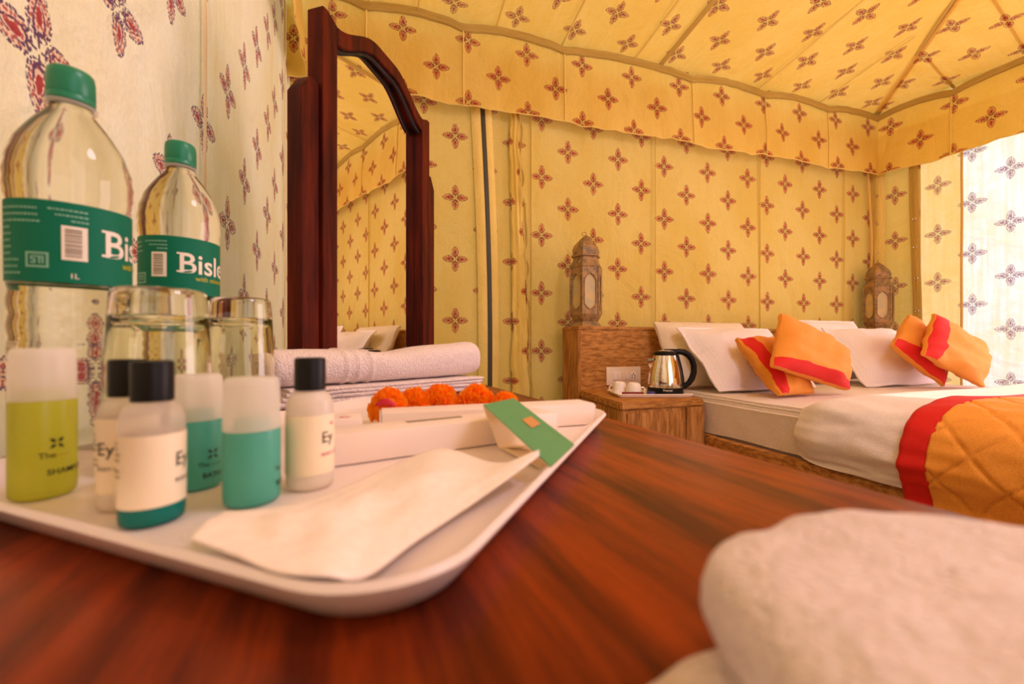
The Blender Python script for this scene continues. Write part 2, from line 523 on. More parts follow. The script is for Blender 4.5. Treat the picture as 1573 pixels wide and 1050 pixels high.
ph = phase(C1, EB, 872, 234)
M['fab_back'] = fabric('printed_canvas_back', FAB, 0.16, *ph)
phv = phase(C1, EB, 961, 128)
M['fab_val'] = fabric('printed_canvas_valance', (238, 212, 116), 0.26, *phv)
phl = phase(C1, EL, 60, 78)
M['fab_left'] = fabric('printed_canvas_left', (250, 248, 216), 0.24, *phl, red=(176, 20, 34), dark=(88, 40, 96))
phr = phase(C2, ER, 1552, 340)
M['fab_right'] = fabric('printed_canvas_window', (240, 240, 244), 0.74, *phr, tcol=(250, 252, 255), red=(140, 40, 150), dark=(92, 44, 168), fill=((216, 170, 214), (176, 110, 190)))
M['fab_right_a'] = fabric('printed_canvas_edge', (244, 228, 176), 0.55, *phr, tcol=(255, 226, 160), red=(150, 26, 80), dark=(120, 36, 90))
M['fab_right2'] = fabric('printed_canvas_right', (230, 206, 116), 0.20, *phase(C2, ER, 1374, 300))
M['fab_valr'] = fabric('printed_canvas_valance_right', (236, 208, 104), 0.12, *phase(C2, ER, 1420, 218))
M['fab_roof'] = fabric('printed_canvas_roof', (248, 216, 116), 0.30, 0.05, 0.02, tcol=(255, 212, 110))
M['fab_plain'] = fabric('plain_canvas', (236, 216, 130), 0.0, motif=False)
M['fab_gather'] = fabric('printed_canvas_gathered', (238, 218, 128), 0.04, *ph)
M['fab_edge'] = fabric('canvas_edging', (206, 180, 100), 0.06, motif=False)

# floor
g = G(); g.box((1.6, 0.9, -0.02), (7.5, 6.5, 0.04)); struct(obj('floor', g, M['floor'], smooth=0))

wall_back = struct(obj('wall_back', fabric_wall('wall_back', C1, EB, NB, 0, 3.976, 0, WTOP, M['fab_back'], 0.012, 110, 30), M['fab_back'], fix=False))
tl_w = 3.7
wall_left = struct(obj('wall_left', fabric_wall('wall_left', C1, EL, NL, 0, tl_w, 0, WTOP, M['fab_left'], 0.010, 110, 30, 3.0), M['fab_left'], fix=False))
t_post = along(C2, ER, 1408)
wall_right = struct(obj('wall_right', fabric_wall('wall_right', C2, ER, NR, 0, t_post + 0.02, 0, WTOP, M['fab_right2'], 0.010, 14, 30, 6.0), M['fab_right2'], fix=False))
t_rope = along(C2, ER, 1478)
obj('door_curtain', fabric_wall('door_curtain', C2, ER, NR, t_post + 0.01, t_rope, 0, WTOP, M['fab_right_a'], 0.010, 16, 30, 8.0), M['fab_right_a'], wall_right, fix=False)
obj('door_curtain', fabric_wall('door_curtain', C2, ER, NR, t_rope, 1.16, 0, WTOP, M['fab_right'], 0.010, 30, 30, 8.0), M['fab_right'], wall_right, fix=False)
wr2 = fabric_wall('w', C2, ER, NR, 2.95, 3.9, 0, WTOP, M['fab_right2'], 0.010, 12, 20, 8.0)
wr2.join(fabric_wall('w', C2, ER, NR, 1.15, 2.96, 2.15, WTOP, M['fab_right2'], 0.010, 20, 6, 8.0))
obj('wall_cloth', wr2, M['fab_right2'], wall_right, fix=False)
# front wall with the open doorway behind the camera
EF = (C3 - C4).normalized(); NF = Vector((-EF.y, EF.x)); LF = (C3 - C4).length
wf = fabric_wall('wall_front', C4, EF, NF, 0, 0.95, 0, WTOP, M['fab_plain'], 0.01, 10, 8)
wf.join(fabric_wall('wall_front', C4, EF, NF, 2.65, LF, 0, WTOP, M['fab_plain'], 0.01, 10, 8))
wf.join(fabric_wall('wall_front', C4, EF, NF, 0.95, 2.65, 2.15, WTOP, M['fab_plain'], 0.01, 10, 4))
struct(obj('wall_front', wf, M['fab_back'], fix=False))

# roof: four canvas slopes over the eaves
K = 0.13; D = 1.85
def hip(Cn, n1, n2):                       # point at distance D from both walls
    a, b, c, d = n1.x, n1.y, n2.x, n2.y
    det = a * d - b * c
    return Cn + Vector(((D * d - D * b) / det, (a * D - c * D) / det))
R1 = hip(C1, NB, NL); R2 = hip(C2, NB, NR)
ZR = EAVE + K * D
def roof_panel(name, A, B, Bt, At, nu, nv, mat, uO, uE, uN, seams=()):
    g = G()
    def fn(u, v):
        lo = A.lerp(B, u); hi = At.lerp(Bt, u); q = lo.lerp(hi, v)
        z = EAVE + (ZR - EAVE) * v
        t = (q - uO).dot(uE)
        sag = 0.016 * math.sin(math.pi * min(v * 1.0, 1)) * nz((q.x * 1.3, q.y * 1.3, 2)) + 0.008 * nz((t * 4, v * 2, 7))
        if v > 0.01:
            ds = min([abs(t - s_) for s_ in seams] + [1.0])
            sag -= 0.020 * min(1.0, ds / 0.2) * (1 - v) ** 0.5 * min(1, v * 8)
        else:
            sag = 0
        return (q.x, q.y, z + sag)
    def uvf(u, v):
        q = A.lerp(B, u).lerp(At.lerp(Bt, u), v)
        return ((q - uO).dot(uE), (q - uO).dot(uN))
    g.grid(fn, lsp(0, 1, nu), lsp(0, 1, nv), uvf)
    return g
seam_px = [566, 640, 757, 858, 966, 1005, 1155, 1247]
seam_t = [along(C1, EB, p) for p in seam_px]
gr = roof_panel('ceiling', C1, C2, R2, R1, 110, 24, None, C1, EB, NB, seam_t)
ceiling = struct(obj('ceiling', gr, M['fab_roof'], fix=False))
obj('roof_slope', roof_panel('r', C2, C3, R2, R2, 60, 20, None, C2, ER, NR), M['fab_roof'], ceiling, fix=False)
obj('roof_slope', roof_panel('l', C1, C4, R1, R1, 60, 20, None, C1, EL, NL), M['fab_roof'], ceiling, fix=False)
obj('roof_slope', roof_panel('f', C4, C3, R2, R1, 40, 20, None, C4, EF, NF), M['fab_roof'], ceiling, fix=False)

def strap(pts, wdt, th, wdir, mat, name, parent):
    g = G(); n = len(pts); vs = []
    for p in pts:
        p = Vector(p); w = Vector(wdir) * wdt / 2
        vs += [p - w, p + w, p + w + Vector((0, 0, -th)), p - w + Vector((0, 0, -th))]
    fs = []
    for i in range(n - 1):
        for j in range(4):
            k = (j + 1) % 4
            fs.append((i * 4 + j, i * 4 + k, i * 4 + 4 + k, i * 4 + 4 + j))
    fs += [(0, 1, 2, 3), (4 * n - 1, 4 * n - 2, 4 * n - 3, 4 * n - 4)]
    g.add(vs, fs)
    return obj(name, g, mat, parent)
def on_slope(O, E, Nn, t, d, drop):
    q = O + E * t + Nn * d
    return (q.x, q.y, EAVE + K * d - drop)
for px, t in zip(seam_px, seam_t):
    wide = px == 1005
    L = len([1 for _ in range(9)])
    dmax = min(D, t * 0.9 + 0.2, (3.976 - t) * 1.02)
    strap([on_slope(C1, EB, NB, t, 0.01 + (dmax - 0.02) * i / 8.0, 0.006 + 0.004 * math.sin(i)) for i in range(9)],
          0.030 if wide else 0.008, 0.004, (EB.x, EB.y, 0), M['fab_edge'] if wide else M['fab_plain'], 'seam_strap', ceiling)
for (Cn, Rn, Ew) in ((C2, R2, EB - ER), (C1, R1, EB + EL)):
    w = (Rn - Cn).normalized(); side = Vector((-w.y, w.x))
    strap([(Cn.lerp(Rn, i / 10).x, Cn.lerp(Rn, i / 10).y, EAVE + (ZR - EAVE) * i / 10 - 0.004) for i in range(11)],
          0.040, 0.006, (side.x, side.y, 0), M['fab_edge'], 'hip_strap', ceiling)
for px in (1467, 1585):
    t = along(C2, ER, px)
    dm = min(D, t * 1.02)
    strap([on_slope(C2, ER, NR, t, 0.01 + (dm - 0.02) * i / 6.0, 0.006) for i in range(7)], 0.014, 0.006, (ER.x, ER.y, 0), M['fab_edge'], 'seam_strap', ceiling)

# valances: scalloped canvas hanging inside the walls from the eaves, with a webbing band along the top
def scal(t, nodes):
    for a, b in zip(nodes[:-1], nodes[1:]):
        if a <= t <= b:
            x = (t - a) / (b - a)
            return math.sin(math.pi * x) ** 0.8
    return 0.0
def valance(O, E, Nn, t0, t1, nodes, name, mat, seed, zb=VAL):
    root = struct(bpy.data.objects.new(name, None)); COL.objects.link(root)
    n = int((t1 - t0) / 0.03)
    def base(t, v):
        s_ = scal(t, nodes)
        top = EAVE - 0.05 + 0.045 * s_
        bot = zb + 0.018 * nz((t * 4, seed, 0)) + 0.010 * nz((t * 13, seed, 3)) - 0.006 * math.cos(t * 7.0 + seed)
        z = bot + (top - bot) * v
        off = 0.055 + 0.030 * (1 - v) + 0.020 * (1 - s_) * v + (1 - v) * 0.014 * nz((t * 9, v * 1.2, seed)) + 0.007 * nz((t * 14, v * 3, seed))
        q = O + E * t + Nn * off
        return Vector((q.x, q.y, z))
    g = G(); g.grid(base, lsp(t0, t1, n), lsp(0, 1, 12), lambda u, v: (u, base(u, v).z))
    obj('valance_cloth', g, mat, root, fix=False)
    # hem fold at the lower edge
    h = G(); h.tube([base(t, 0.0) for t in lsp(t0, t1, n)], 0.003, 6)
    obj('hem', h, M['fab_plain'], root)
    b = G()
    def bf(u, v):
        p = base(u, 1.0); q = Vector((Nn.x, Nn.y, 0)) * 0.010
        w = [(0.004, -0.034), (0.012, -0.030), (0.012, 0.008), (-0.045, 0.030)][int(v)]
        return p + Vector((Nn.x, Nn.y, 0)) * w[0] + Vector((0, 0, w[1]))
    b.grid(bf, lsp(t0, t1, n), [0, 1, 2, 3])
    obj('eave_band', b, M['fab_edge'], root, smooth=50, fix=False)
    for t in nodes:                       # stitched panel joins of the valance
        if t0 + 0.02 < t < t1 - 0.02:
            k = G(); k.tube([base(t, v) + Vector((Nn.x, Nn.y, 0)) * 0.002 for v in lsp(0.0, 0.94, 10)], 0.0035, 6, 1.6)
            obj('seam', k, M['fab_plain'], root)
    return root
nod = [0.0] + [along(C1, EB, p) for p in (563, 707, 858, 1050, 1160, 1255)] + [3.976]
valance(C1, EB, NB, 0.0, 3.93, nod, 'trim_1', M['fab_val'], 1.0)
nodr = [0.0, along(C2, ER, 1467), 1.05, 1.6, 2.2, 2.8, 3.9]
valance(C2, ER, NR, 0.06, 3.8, nodr, 'trim_2', M['fab_valr'], 4.0)
nodl = [0.0, 0.5, 1.0, 1.5, 2.0, 2.6, 3.2, 3.7]
valance(C1, EL, NL, 0.10, 3.6, nodl, 'trim_3', M['fab_val'], 9.0)

def on_wall(O, E, Nn, t, z, off):
    q = O + E * t + Nn * off
    return Vector((q.x, q.y, z))
# faint stitched seams on the canvas walls
def wseam(O, E, Nn, px, parent, mat, r=0.0025, flat=2.0, z0=0.0, z1=VAL + 0.05, lean=0.0, name='fabric_seam', off=0.012):
    t = along(O, E, px)
    g = G(); g.tube([on_wall(O, E, Nn, t + lean * (z - CZ) + 0.004 * nz((z * 2, px, 0)), z, off + 0.004 * nz((z * 3, px, 4))) for z in lsp(z0, z1, 22)], r, 6, flat)
    return obj(name, g, mat, parent)
for px in (815, 1005, 1165, 1294):
    wseam(C1, EB, NB, px, wall_back, M['fab_plain'])
M['fab_plain_left'] = fabric('plain_canvas_left', (238, 226, 186), 0.1, motif=False)
wseam(C1, EL, NL, 304, wall_left, M['fab_plain_left'], 0.0022, 2.0, 0, WTOP)
wseam(C1, EL, NL, 432, wall_left, M['fab_plain_left'], 0.003, 2.0, 0, WTOP)
# zip of the tent door beside the mirror: two canvas lips and the dark zip tape
tz = along(C1, EB, 745)
def zx(z): return tz + 0.016 * math.sin((z - 0.4) * 1.9) - 0.022 * (z - CZ - 0.4)
g = G()
for i, z in enumerate(lsp(0.02, VAL + 0.06, 40)):
    pass
g.grid(lambda u, v: on_wall(C1, EB, NB, zx(v) + u, v, 0.022 + (0.003 if abs(u) < 0.005 else 0.0)), [-0.016, -0.004, 0.004, 0.016], lsp(0.02, VAL + 0.06, 40))
obj('zip_fastener', g, M['zip'], wall_back)
for sgn, wd in ((-1, 0.05), (1, 0.04)):
    g = G()
    g.grid(lambda u, v: on_wall(C1, EB, NB, zx(v) + sgn * (0.013 + u * wd), v, 0.024 + 0.006 * math.sin(u * math.pi) - 0.010 * u + 0.002 * nz((v * 9, u, sgn))), lsp(0, 1, 6), lsp(0.02, VAL + 0.06, 40), lambda u, v: (tz + sgn * u * wd, v))
    obj('zip_flap', g, M['fab_plain'], wall_back, fix=False)
# gathered edge of the rolled door cloth
tg = along(C1, EB, 792)
def ruffle(u, v):
    c = 0.020 * math.sin(v * 2.1) + 0.010 * nz((v * 6, 0, 3))
    w = 0.11 * (0.75 + 0.25 * math.sin(v * 1.7 + 1))
    x = tg + c + (u - 0.5) * w
    o = 0.024 + 0.016 * math.sin(u * math.pi) + 0.006 * math.sin(u * 17 + 2.5 * nz((v * 2.5, 1, 0))) + 0.005 * nz((u * 8, v * 12, 2))
    return on_wall(C1, EB, NB, x, v, o)
g = G(); g.grid(ruffle, lsp(0, 1, 26), lsp(0.02, VAL + 0.04, 90), lambda u, v: (tg + u * 0.16, v))
obj('gathered_door_cloth', g, M['fab_gather'], wall_back, fix=False)
g = G()
g.grid(lambda u, v: ruffle(0.93 + 0.02 * nz((v * 3, 2, 2)), v) + Vector((NB.x, NB.y, 0)) * (0.006 + 0.016 * u) + Vector((EB.x, EB.y, 0)) * (0.010 * u * math.sin(v * 26 + 3 * nz((v * 4, 0, 1))) + 0.008), lsp(0, 1, 5), lsp(0.02, VAL + 0.04, 140))
obj('frayed_frill', g, M['fab_plain'], wall_back, fix=False)
# right wall: lacing strap with eyelets, rope seam
g = G()
g.grid(lambda u, v: on_wall(C2, ER, NR, t_post - 0.022 + u * 0.05 + 0.012 * math.sin(v * 2.2), v, 0.030 + 0.004 * math.sin(u * math.pi) + 0.003 * nz((v * 8, u, 0))), lsp(0, 1, 5), lsp(0.02, VAL + 0.06, 40))
ls = obj('lacing_strap', g, M['fab_edge'], wall_right, fix=False)
def eyelet(p, n2, parent):
    k = G(); rot = Vector((n2.x, n2.y, 0)).to_track_quat('Z', 'Y').to_matrix().to_4x4()
    pr = []
    for i in range(9):
        a = math.pi * 2 * i / 8
        pr.append((0.0085 + 0.003 * math.cos(a), 0.003 * math.sin(a)))
    k.lathe(pr, seg=14, cap=(False, False)); k.xf(Matrix.Translation(p) @ rot)
    obj('eyelet', k, M['eyelet'], parent)
for y in (337, 380, 428, 478):
    q = C2 + ER * t_post; z = CZ + (530 - y) / F * q.y
    eyelet(on_wall(C2, ER, NR, t_post + 0.004 + 0.012 * math.sin(z * 2.2), z, 0.036), NR, ls)
t2 = along(C2, ER, 1351)
g = G()
g.grid(lambda u, v: on_wall(C2, ER, NR, t2 - 0.05 + u * 0.09, v, 0.020 + 0.02 * math.sin(u * math.pi) + 0.006 * math.sin(v * 9)), lsp(0, 1, 7), lsp(0.02, VAL + 0.06, 60))
cs = obj('corner_flap', g, M['fab_plain'], wall_right, fix=False)
for y in (302, 345, 389):
    q = C2 + ER * t2; z = CZ + (530 - y) / F * q.y
    eyelet(on_wall(C2, ER, NR, t2, z, 0.042), NR, cs)
wseam(C2, ER, NR, 1478, wall_right, M['rope'], 0.006, 1.3, 0, VAL + 0.08, 0.0, 'rope_seam', 0.014)
g = G(); g.tube([on_wall(C1, EB, NB, 3.90 + 0.02 * math.sin(z * 5), z, 0.03) for z in lsp(0.02, VAL + 0.05, 50)], 0.008, 8)
obj('corner_lacing', g, M['rope'], wall_back)

# ================================================================== BED
BA = R(18.5)
U = Vector((math.cos(BA), math.sin(BA))); V = Vector((U.y, -U.x))
B0 = Vector((0.688, 2.306)) + U * 0.03
BR = Matrix.Rotation(BA, 3, 'Z')
BW, BL = 1.76, 2.02
def bp(u, v, z):
    q = B0 + U * u + V * v
    return Vector((q.x, q.y, z))
def bbox(g, u0, u1, v0, v1, z0, z1, bev=0.004, seg=2):
    c = bp((u0 + u1) / 2, (v0 + v1) / 2, (z0 + z1) / 2)
    return g.box(c, (abs(u1 - u0), abs(v1 - v0), abs(z1 - z0)), bev, BR, seg)
HT = 0.921
hl = -0.392
hb = thing('headboard', 'thick rough wooden headboard ledge along the printed back wall behind the pillows', 'headboard', bp(hl, 0, 0))
obj('front_panel', bbox(G(), hl + 0.004, hl + 2.42, -0.03, 0.0, 0, HT - 0.004, 0.003), M['bed_wood'], hb, hb.location)
obj('end_panel', bbox(G(), hl, hl + 0.03, -0.195, -0.001, 0, HT - 0.002, 0.004), M['bed_wood_v'], hb, hb.location)
obj('end_panel', bbox(G(), hl + 2.40, hl + 2.43, -0.185, -0.001, 0, HT - 0.002, 0.004), M['bed_wood_v'], hb, hb.location)
obj('top_board', bbox(G(), hl - 0.003, hl + 2.43, -0.195, 0.004, HT - 0.004, HT + 0.014, 0.004), M['bed_wood'], hb, hb.location)
obj('corner_strip', bbox(G(), hl - 0.004, hl + 0.014, -0.012, 0.004, 0, HT - 0.006, 0.003), M['bed_wood_v'], hb, hb.location)

bed = thing('bed', 'low double bed base of rough brown wood with a sheeted mattress', 'bed', bp(BW / 2, 1.0, 0))
g = bbox(G(), -0.012, BW + 0.03, 0.002, BL, 0.02, 0.415, 0.006); obj('bed_base', g, M['bed_wood'], bed, bed.location)
g = bbox(G(), -0.045, -0.01, 0.52, BL + 0.02, 0.36, 0.446, 0.006); obj('side_rail', g, M['bed_wood'], bed, bed.location)
g = bbox(G(), -0.016, -0.001, 0.004, 0.52, 0.36, 0.446, 0.006); obj('side_rail', g, M['bed_wood'], bed, bed.location)
def mat_fn():
    bm = bmesh.new(); bmesh.ops.create_cube(bm, size=1.0)
    bmesh.ops.scale(bm, vec=(BW, BL - 0.03, 0.19), verts=bm.verts)
    bmesh.ops.bevel(bm, geom=bm.edges[:], offset=0.03, segments=4, affect='EDGES')
    bmesh.ops.subdivide_edges(bm, edges=[e for e in bm.edges if e.calc_length() > 0.15], cuts=24, use_grid_fill=True)
    for v in bm.verts:
        v.co += v.normal * 0.006 * nz((v.co.x * 4, v.co.y * 5, v.co.z * 9))
    c = bp(BW / 2, 0.008 + (BL - 0.03) / 2, 0.4165 + 0.1)
    g = G(); g._bm(bm, Matrix.Translation(c) @ BR.to_4x4()); return g
mt_ = obj('mattress', mat_fn(), M['mattress'], bed, bed.location)
g = G()
g.tube([bp(-0.002, v, 0.603 + 0.003 * nz((v * 6, 0, 0))) for v in lsp(0.03, 0.95, 24)], 0.004, 6)
obj('piping', g, M['mattress'], mt_)
g.v = [p - bed.location for p in g.v]
mt_.children[0].data.transform(Matrix.Translation(-bed.location))

# duvet: a section across the bed swept along it
ZTOP = 0.672
def dsec(p):
    """p 0..1 across: left hem -> up the side -> over the top -> right hem; returns (u, z)"""
    pts = [(-0.060, 0.450), (-0.070, 0.475), (-0.078, 0.520), (-0.078, 0.570), (-0.058, 0.618), (-0.015, 0.650), (0.06, 0.664), (0.2, 0.670),
           (0.6, 0.674), (1.1, 0.676), (1.5, 0.672), (1.72, 0.655), (1.80, 0.60), (1.80, 0.47)]
    x = p * (len(pts) - 1); i = min(int(x), len(pts) - 2); f = x - i
    a = Vector(pts[max(i - 1, 0)]); b = Vector(pts[i]); c = Vector(pts[i + 1]); d = Vector(pts[min(i + 2, len(pts) - 1)])
    return 0.5 * ((2 * b) + (c - a) * f + (2 * a - 5 * b + 4 * c - d) * f * f + (3 * b - a - 3 * c + d) * f ** 3)
_ARC = [0.0]
for _i in range(400):
    _ARC.append(_ARC[-1] + (dsec((_i + 1) / 400) - dsec(_i / 400)).length)
def arc_p(a):
    lo = 0
    import bisect
    i = min(max(bisect.bisect_right(_ARC, a) - 1, 0), 399)
    return (i + (a - _ARC[i]) / max(_ARC[i + 1] - _ARC[i], 1e-9)) / 400
def p_arc(p):
    x = p * 400; i = min(int(x), 399)
    return _ARC[i] + (_ARC[i + 1] - _ARC[i]) * (x - i)
ARCS = [min(1.0, arc_p(_ARC[-1] * i / 420)) for i in range(421)]
def duv(p, v, lift=0.0, v0=0.92):
    s_ = dsec(p); e = 1e-3
    tn = (dsec(min(p + e, 1)) - dsec(max(p - e, 0))).normalized(); nn = Vector((-tn.y, tn.x))
    amp = 0.010 + 0.010 * max(0, 1 - p * 2.5)
    w = amp * (nz((p * 9, v * 4.2, 1)) + 0.5 * nz((p * 22, v * 9, 4)))
    k = max(0.0, 1 - (v - v0) / 0.09)
    w -= 0.030 * k * k if lift == 0 else 0
    q = s_ + nn * (w + lift)
    return bp(q.x, v, q.y)
duvet = thing('duvet', 'plump white duvet spread over the lower half of the bed', 'duvet', bp(BW / 2, 1.4, 0.45))
g = G()
g.grid(lambda p, v: duv(p, v), lsp(0, 1, 110), lsp(0.92, BL + 0.02, 60))
obj('cover', g, M['white_cotton'], duvet, duvet.location, 80)
# rolled fold closing the head end of the duvet
g = G()
def roll(p, a):
    c0 = duv(p, 0.92); s_ = dsec(p); e = 1e-3
    tn = (dsec(min(p + e, 1)) - dsec(max(p - e, 0))).normalized(); nn = Vector((-tn.y, tn.x))
    r = 0.018
    off = -r * (1 - math.cos(a)); fw = -r * math.sin(a) * 0.9
    q = nn * off
    return c0 + Vector((U.x, U.y, 0)) * q.x + Vector((0, 0, q.y)) + Vector((V.x, V.y, 0)) * fw
g.grid(lambda p, a: roll(p, a), lsp(0, 1, 110), lsp(0, math.pi, 7))
obj('folded_edge', g, M['white_cotton'], duvet, duvet.location, 80)

runner = thing('bed_runner', 'quilted orange bed runner with a red border draped across the white duvet', 'bed runner', bp(BW / 2, 1.6, 0.45))
RV = 1.235; RB = 0.060
def quilt(p, v):
    arc = p_arc(p)
    x = (arc + v) / 0.125; y = (arc - v) / 0.125
    dx = abs((x % 1) - 0.5); dy = abs((y % 1) - 0.5)
    e_ = min(1, (0.5 - max(dx, dy)) * 11)
    return 0.012 + 0.007 * e_ * (2 - e_)
def hemdrop(p, v):
    q = duv(p, v, quilt(p, v))
    if p < 0.08:
        q.z -= (0.08 - p) / 0.08 * 0.03
    return q
g = G(); g.grid(hemdrop, ARCS, lsp(RV + RB, BL + 0.03, 190), lambda p, v: (p * 3.2, v))
obj('quilted_cloth', g, M['orange_quilt'], runner, runner.location, 60, solid=0.004)
g = G(); g.grid(lambda p, v: duv(p, v, 0.017) - Vector((0, 0, 0.03 * max(0, (0.08 - p) / 0.08))), lsp(0, 1, 110), lsp(RV, RV + RB + 0.002, 6))
obj('red_border', g, M['red'], runner, runner.location, 60, solid=0.005)

# pillows and cushions: bulged quads between four corners
def sq(x, e=2.6):
    return max(0.0, 1 - abs(x) ** e)
def puff(corners, th, stripe=None, flange=0.0, pinch=0.06, sagz=0.0, seed=0.0, n=22):
    """corners TL, TR, BR, BL (world). stripe: (edge, a, b, side) strip of the cover in another cloth"""
    TL, TR, BRr, BLl = [Vector(c) for c in corners]
    nrm = ((TR - TL).cross(BLl - TL)).normalized()
    toc = Vector((0, 0, CZ)) + Vector((0, 0, 0)) - (TL + TR + BRr + BLl) / 4
    if nrm.dot(Vector((toc.x, toc.y, 0.0))) < 0: nrm = -nrm
    def pt(u, v, s_):
        q_ = 1 - 0.045 * (u * v) ** 4
        u = u * q_; v = v * q_
        uu = u * (1 - pinch * (1 - abs(u)) * 0 - pinch * (1 - v * v) * abs(u) ** 3)
        vv = v * (1 - pinch * (1 - u * u) * abs(v) ** 3)
        a = (uu + 1) / 2; b = (vv + 1) / 2
        p = (BLl * (1 - a) + BRr * a) * (1 - b) + (TL * (1 - a) + TR * a) * b
        f = 1.0
        if flange:
            cu = min(1.0, abs(u) / (1 - flange)); cv = min(1.0, abs(v) / (1 - flange))
        else:
            cu, cv = abs(u), abs(v)
        h = (sq(cu) * sq(cv)) ** 0.62
        p = p + nrm * (s_ * (th * h + 0.0035)) + nrm * 0.014 * nz((u * 2.1 + seed, v * 2.1, seed)) + nrm * s_ * h * 0.012 * nz((u * 3.5, v * 3.5, seed + 3)) + nrm * s_ * 0.004 * nz((u * 9, v * 9, seed + 8))
        return p
    ps = sorted(set([-1 + 2 * i / n for i in range(n + 1)] + [-0.985, 0.985] + ([stripe[1], stripe[2]] if stripe else [])))
    main = G(); red = G()
    for s_ in (1, -1):
        if stripe:
            e, a, b, side = stripe
            if side == 0 or side == s_:
                kin = (lambda u, v: a < u < b) if e == 'u' else (lambda u, v: a < v < b)
            else:
                kin = (lambda u, v: -b < u < -a) if e == 'u' else (lambda u, v: -b < v < -a)
        else:
            kin = lambda u, v: False
        main.grid(lambda u, v: pt(u, v, s_), ps, ps, lambda u, v: ((u + 1) / 2 * 0.6, (v + 1) / 2 * 0.4), lambda u, v: not kin(u, v))
        if stripe:
            red.grid(lambda u, v: pt(u, v, s_), ps, ps, None, kin)
    # rim closing
    rim = [(u, -1) for u in ps] + [(1, v) for v in ps[1:]] + [(u, 1) for u in reversed(ps[:-1])] + [(-1, v) for v in reversed(ps[1:-1])]
    o = len(main.v); m_ = len(rim)
    main.add([pt(u, v, 1) for u, v in rim] + [pt(u, v, -1) for u, v in rim], [(i, (i + 1) % m_, m_ + (i + 1) % m_, m_ + i) for i in range(m_)])
    return main, red

def pillow(label, corners, th, mat, group, name='pillow', cat='pillow', **kw):
    ctr = sum((Vector(c) for c in corners), Vector()) / 4
    lo = min(Vector(c).z for c in corners)
    main, red = puff(corners, th, **kw)
    base = Vector((ctr.x, ctr.y, lo))
    if red.f:
        r = thing(name, label, cat, base, 0, group)
        obj('cover', main, mat, r, base, 60)
        obj('red_stripe', red, M['red'], r, base, 60)
    else:
        r = tag(obj(name, main, mat, None, base, 60), label, cat, group)
    return r
ZM = 0.607
PG = 'white pillows against the headboard'
def lean(u0, u1, v0, zb, h, tilt, skew=0.0, rise=0.0):
    dv = h * math.sin(tilt); dz = h * math.cos(tilt)
    return [bp(u0 + skew, v0 - dv, zb + dz + rise), bp(u1 + skew, v0 - dv, zb + dz), bp(u1, v0, zb), bp(u0, v0, zb)]
pillow('cream white pillow leaning on the headboard directly behind the kettle', lean(0.015, 0.64, 0.25, ZM + 0.015, 0.40, R(31)), 0.075, M['pillow_cream'], PG, seed=1)
pillow('white striped pillow with flat flange at the left, behind the lowest orange cushion', lean(0.075, 0.72, 0.45, ZM + 0.01, 0.41, R(40), -0.03), 0.085, M['pillow_white'], PG, flange=0.10, seed=2)
pillow('white pillow against the headboard behind the tall central orange cushion', lean(0.94, 1.60, 0.24, ZM + 0.02, 0.42, R(28)), 0.075, M['pillow_white'], PG, flange=0.08, seed=3)
pillow('white striped pillow right of the tall central orange cushion, in front of another pillow', lean(1.02, 1.66, 0.47, ZM + 0.005, 0.42, R(38), 0.02), 0.085, M['pillow_white'], PG, flange=0.10, seed=4)

def c7(x, y, Y):                           # reads crop coordinates taken from the picture of the bed head
    return P(1050 + x * 0.343, 440 + y * 0.343, Y)
CG = 'orange cushions with red stripes'
pillow('orange cushion with red stripe lying lowest at the left, half under a bigger cushion',
       [c7(222, 228, 1.97), c7(440, 226, 2.12), c7(590, 482, 1.86), c7(428, 492, 1.72)], 0.055, M['orange'], CG, 'cushion', 'cushion', stripe=('u', -0.93, -0.52, 1), seed=5)
pillow('largest orange cushion standing on edge at the centre, red stripe along its bottom',
       [c7(425, 112, 1.86), c7(740, 283, 2.02), c7(742, 470, 1.88), c7(385, 362, 1.66)], 0.06, M['orange'], CG, 'cushion', 'cushion', stripe=('v', -0.99, -0.66, 1), seed=6)
pillow('orange cushion at the right leaning behind another, red stripe along its lower edge',
       [c7(1003, 120, 2.28), c7(1175, 260, 2.40), c7(1165, 456, 2.18), c7(925, 262, 2.10)], 0.055, M['orange'], CG, 'cushion', 'cushion', stripe=('v', -0.99, -0.58, 1), seed=7)
pillow('rightmost orange cushion with its red stripe on the left edge, before the bright wall',
       [c7(1110, 113, 2.16), c7(1362, 275, 2.30), c7(1345, 458, 2.16), c7(1062, 308, 2.02)], 0.055, M['orange'], CG, 'cushion', 'cushion', stripe=('u', -0.99, -0.66, 1), seed=8)

# ================================================================== NIGHTSTAND AND WHAT STANDS ON IT
NA = R(18.5)
NS = Vector((0.342, 2.2)) + U * 0.003
ns = thing('nightstand', 'rough wooden bedside cabinet between headboard and bed', 'nightstand', (NS.x, NS.y, 0))
NT_ = 0.6014
def nbp(x, y, z):
    q = NS + U * x + V * y
    return Vector((q.x, q.y, z))
def nb(u0, u1, v0, v1, z0, z1, bev=0.005):
    return G().box(nbp((u0 + u1) / 2, (v0 + v1) / 2, (z0 + z1) / 2), (u1 - u0, v1 - v0, z1 - z0), bev, BR)
NWt, NDp = 0.302, 0.47
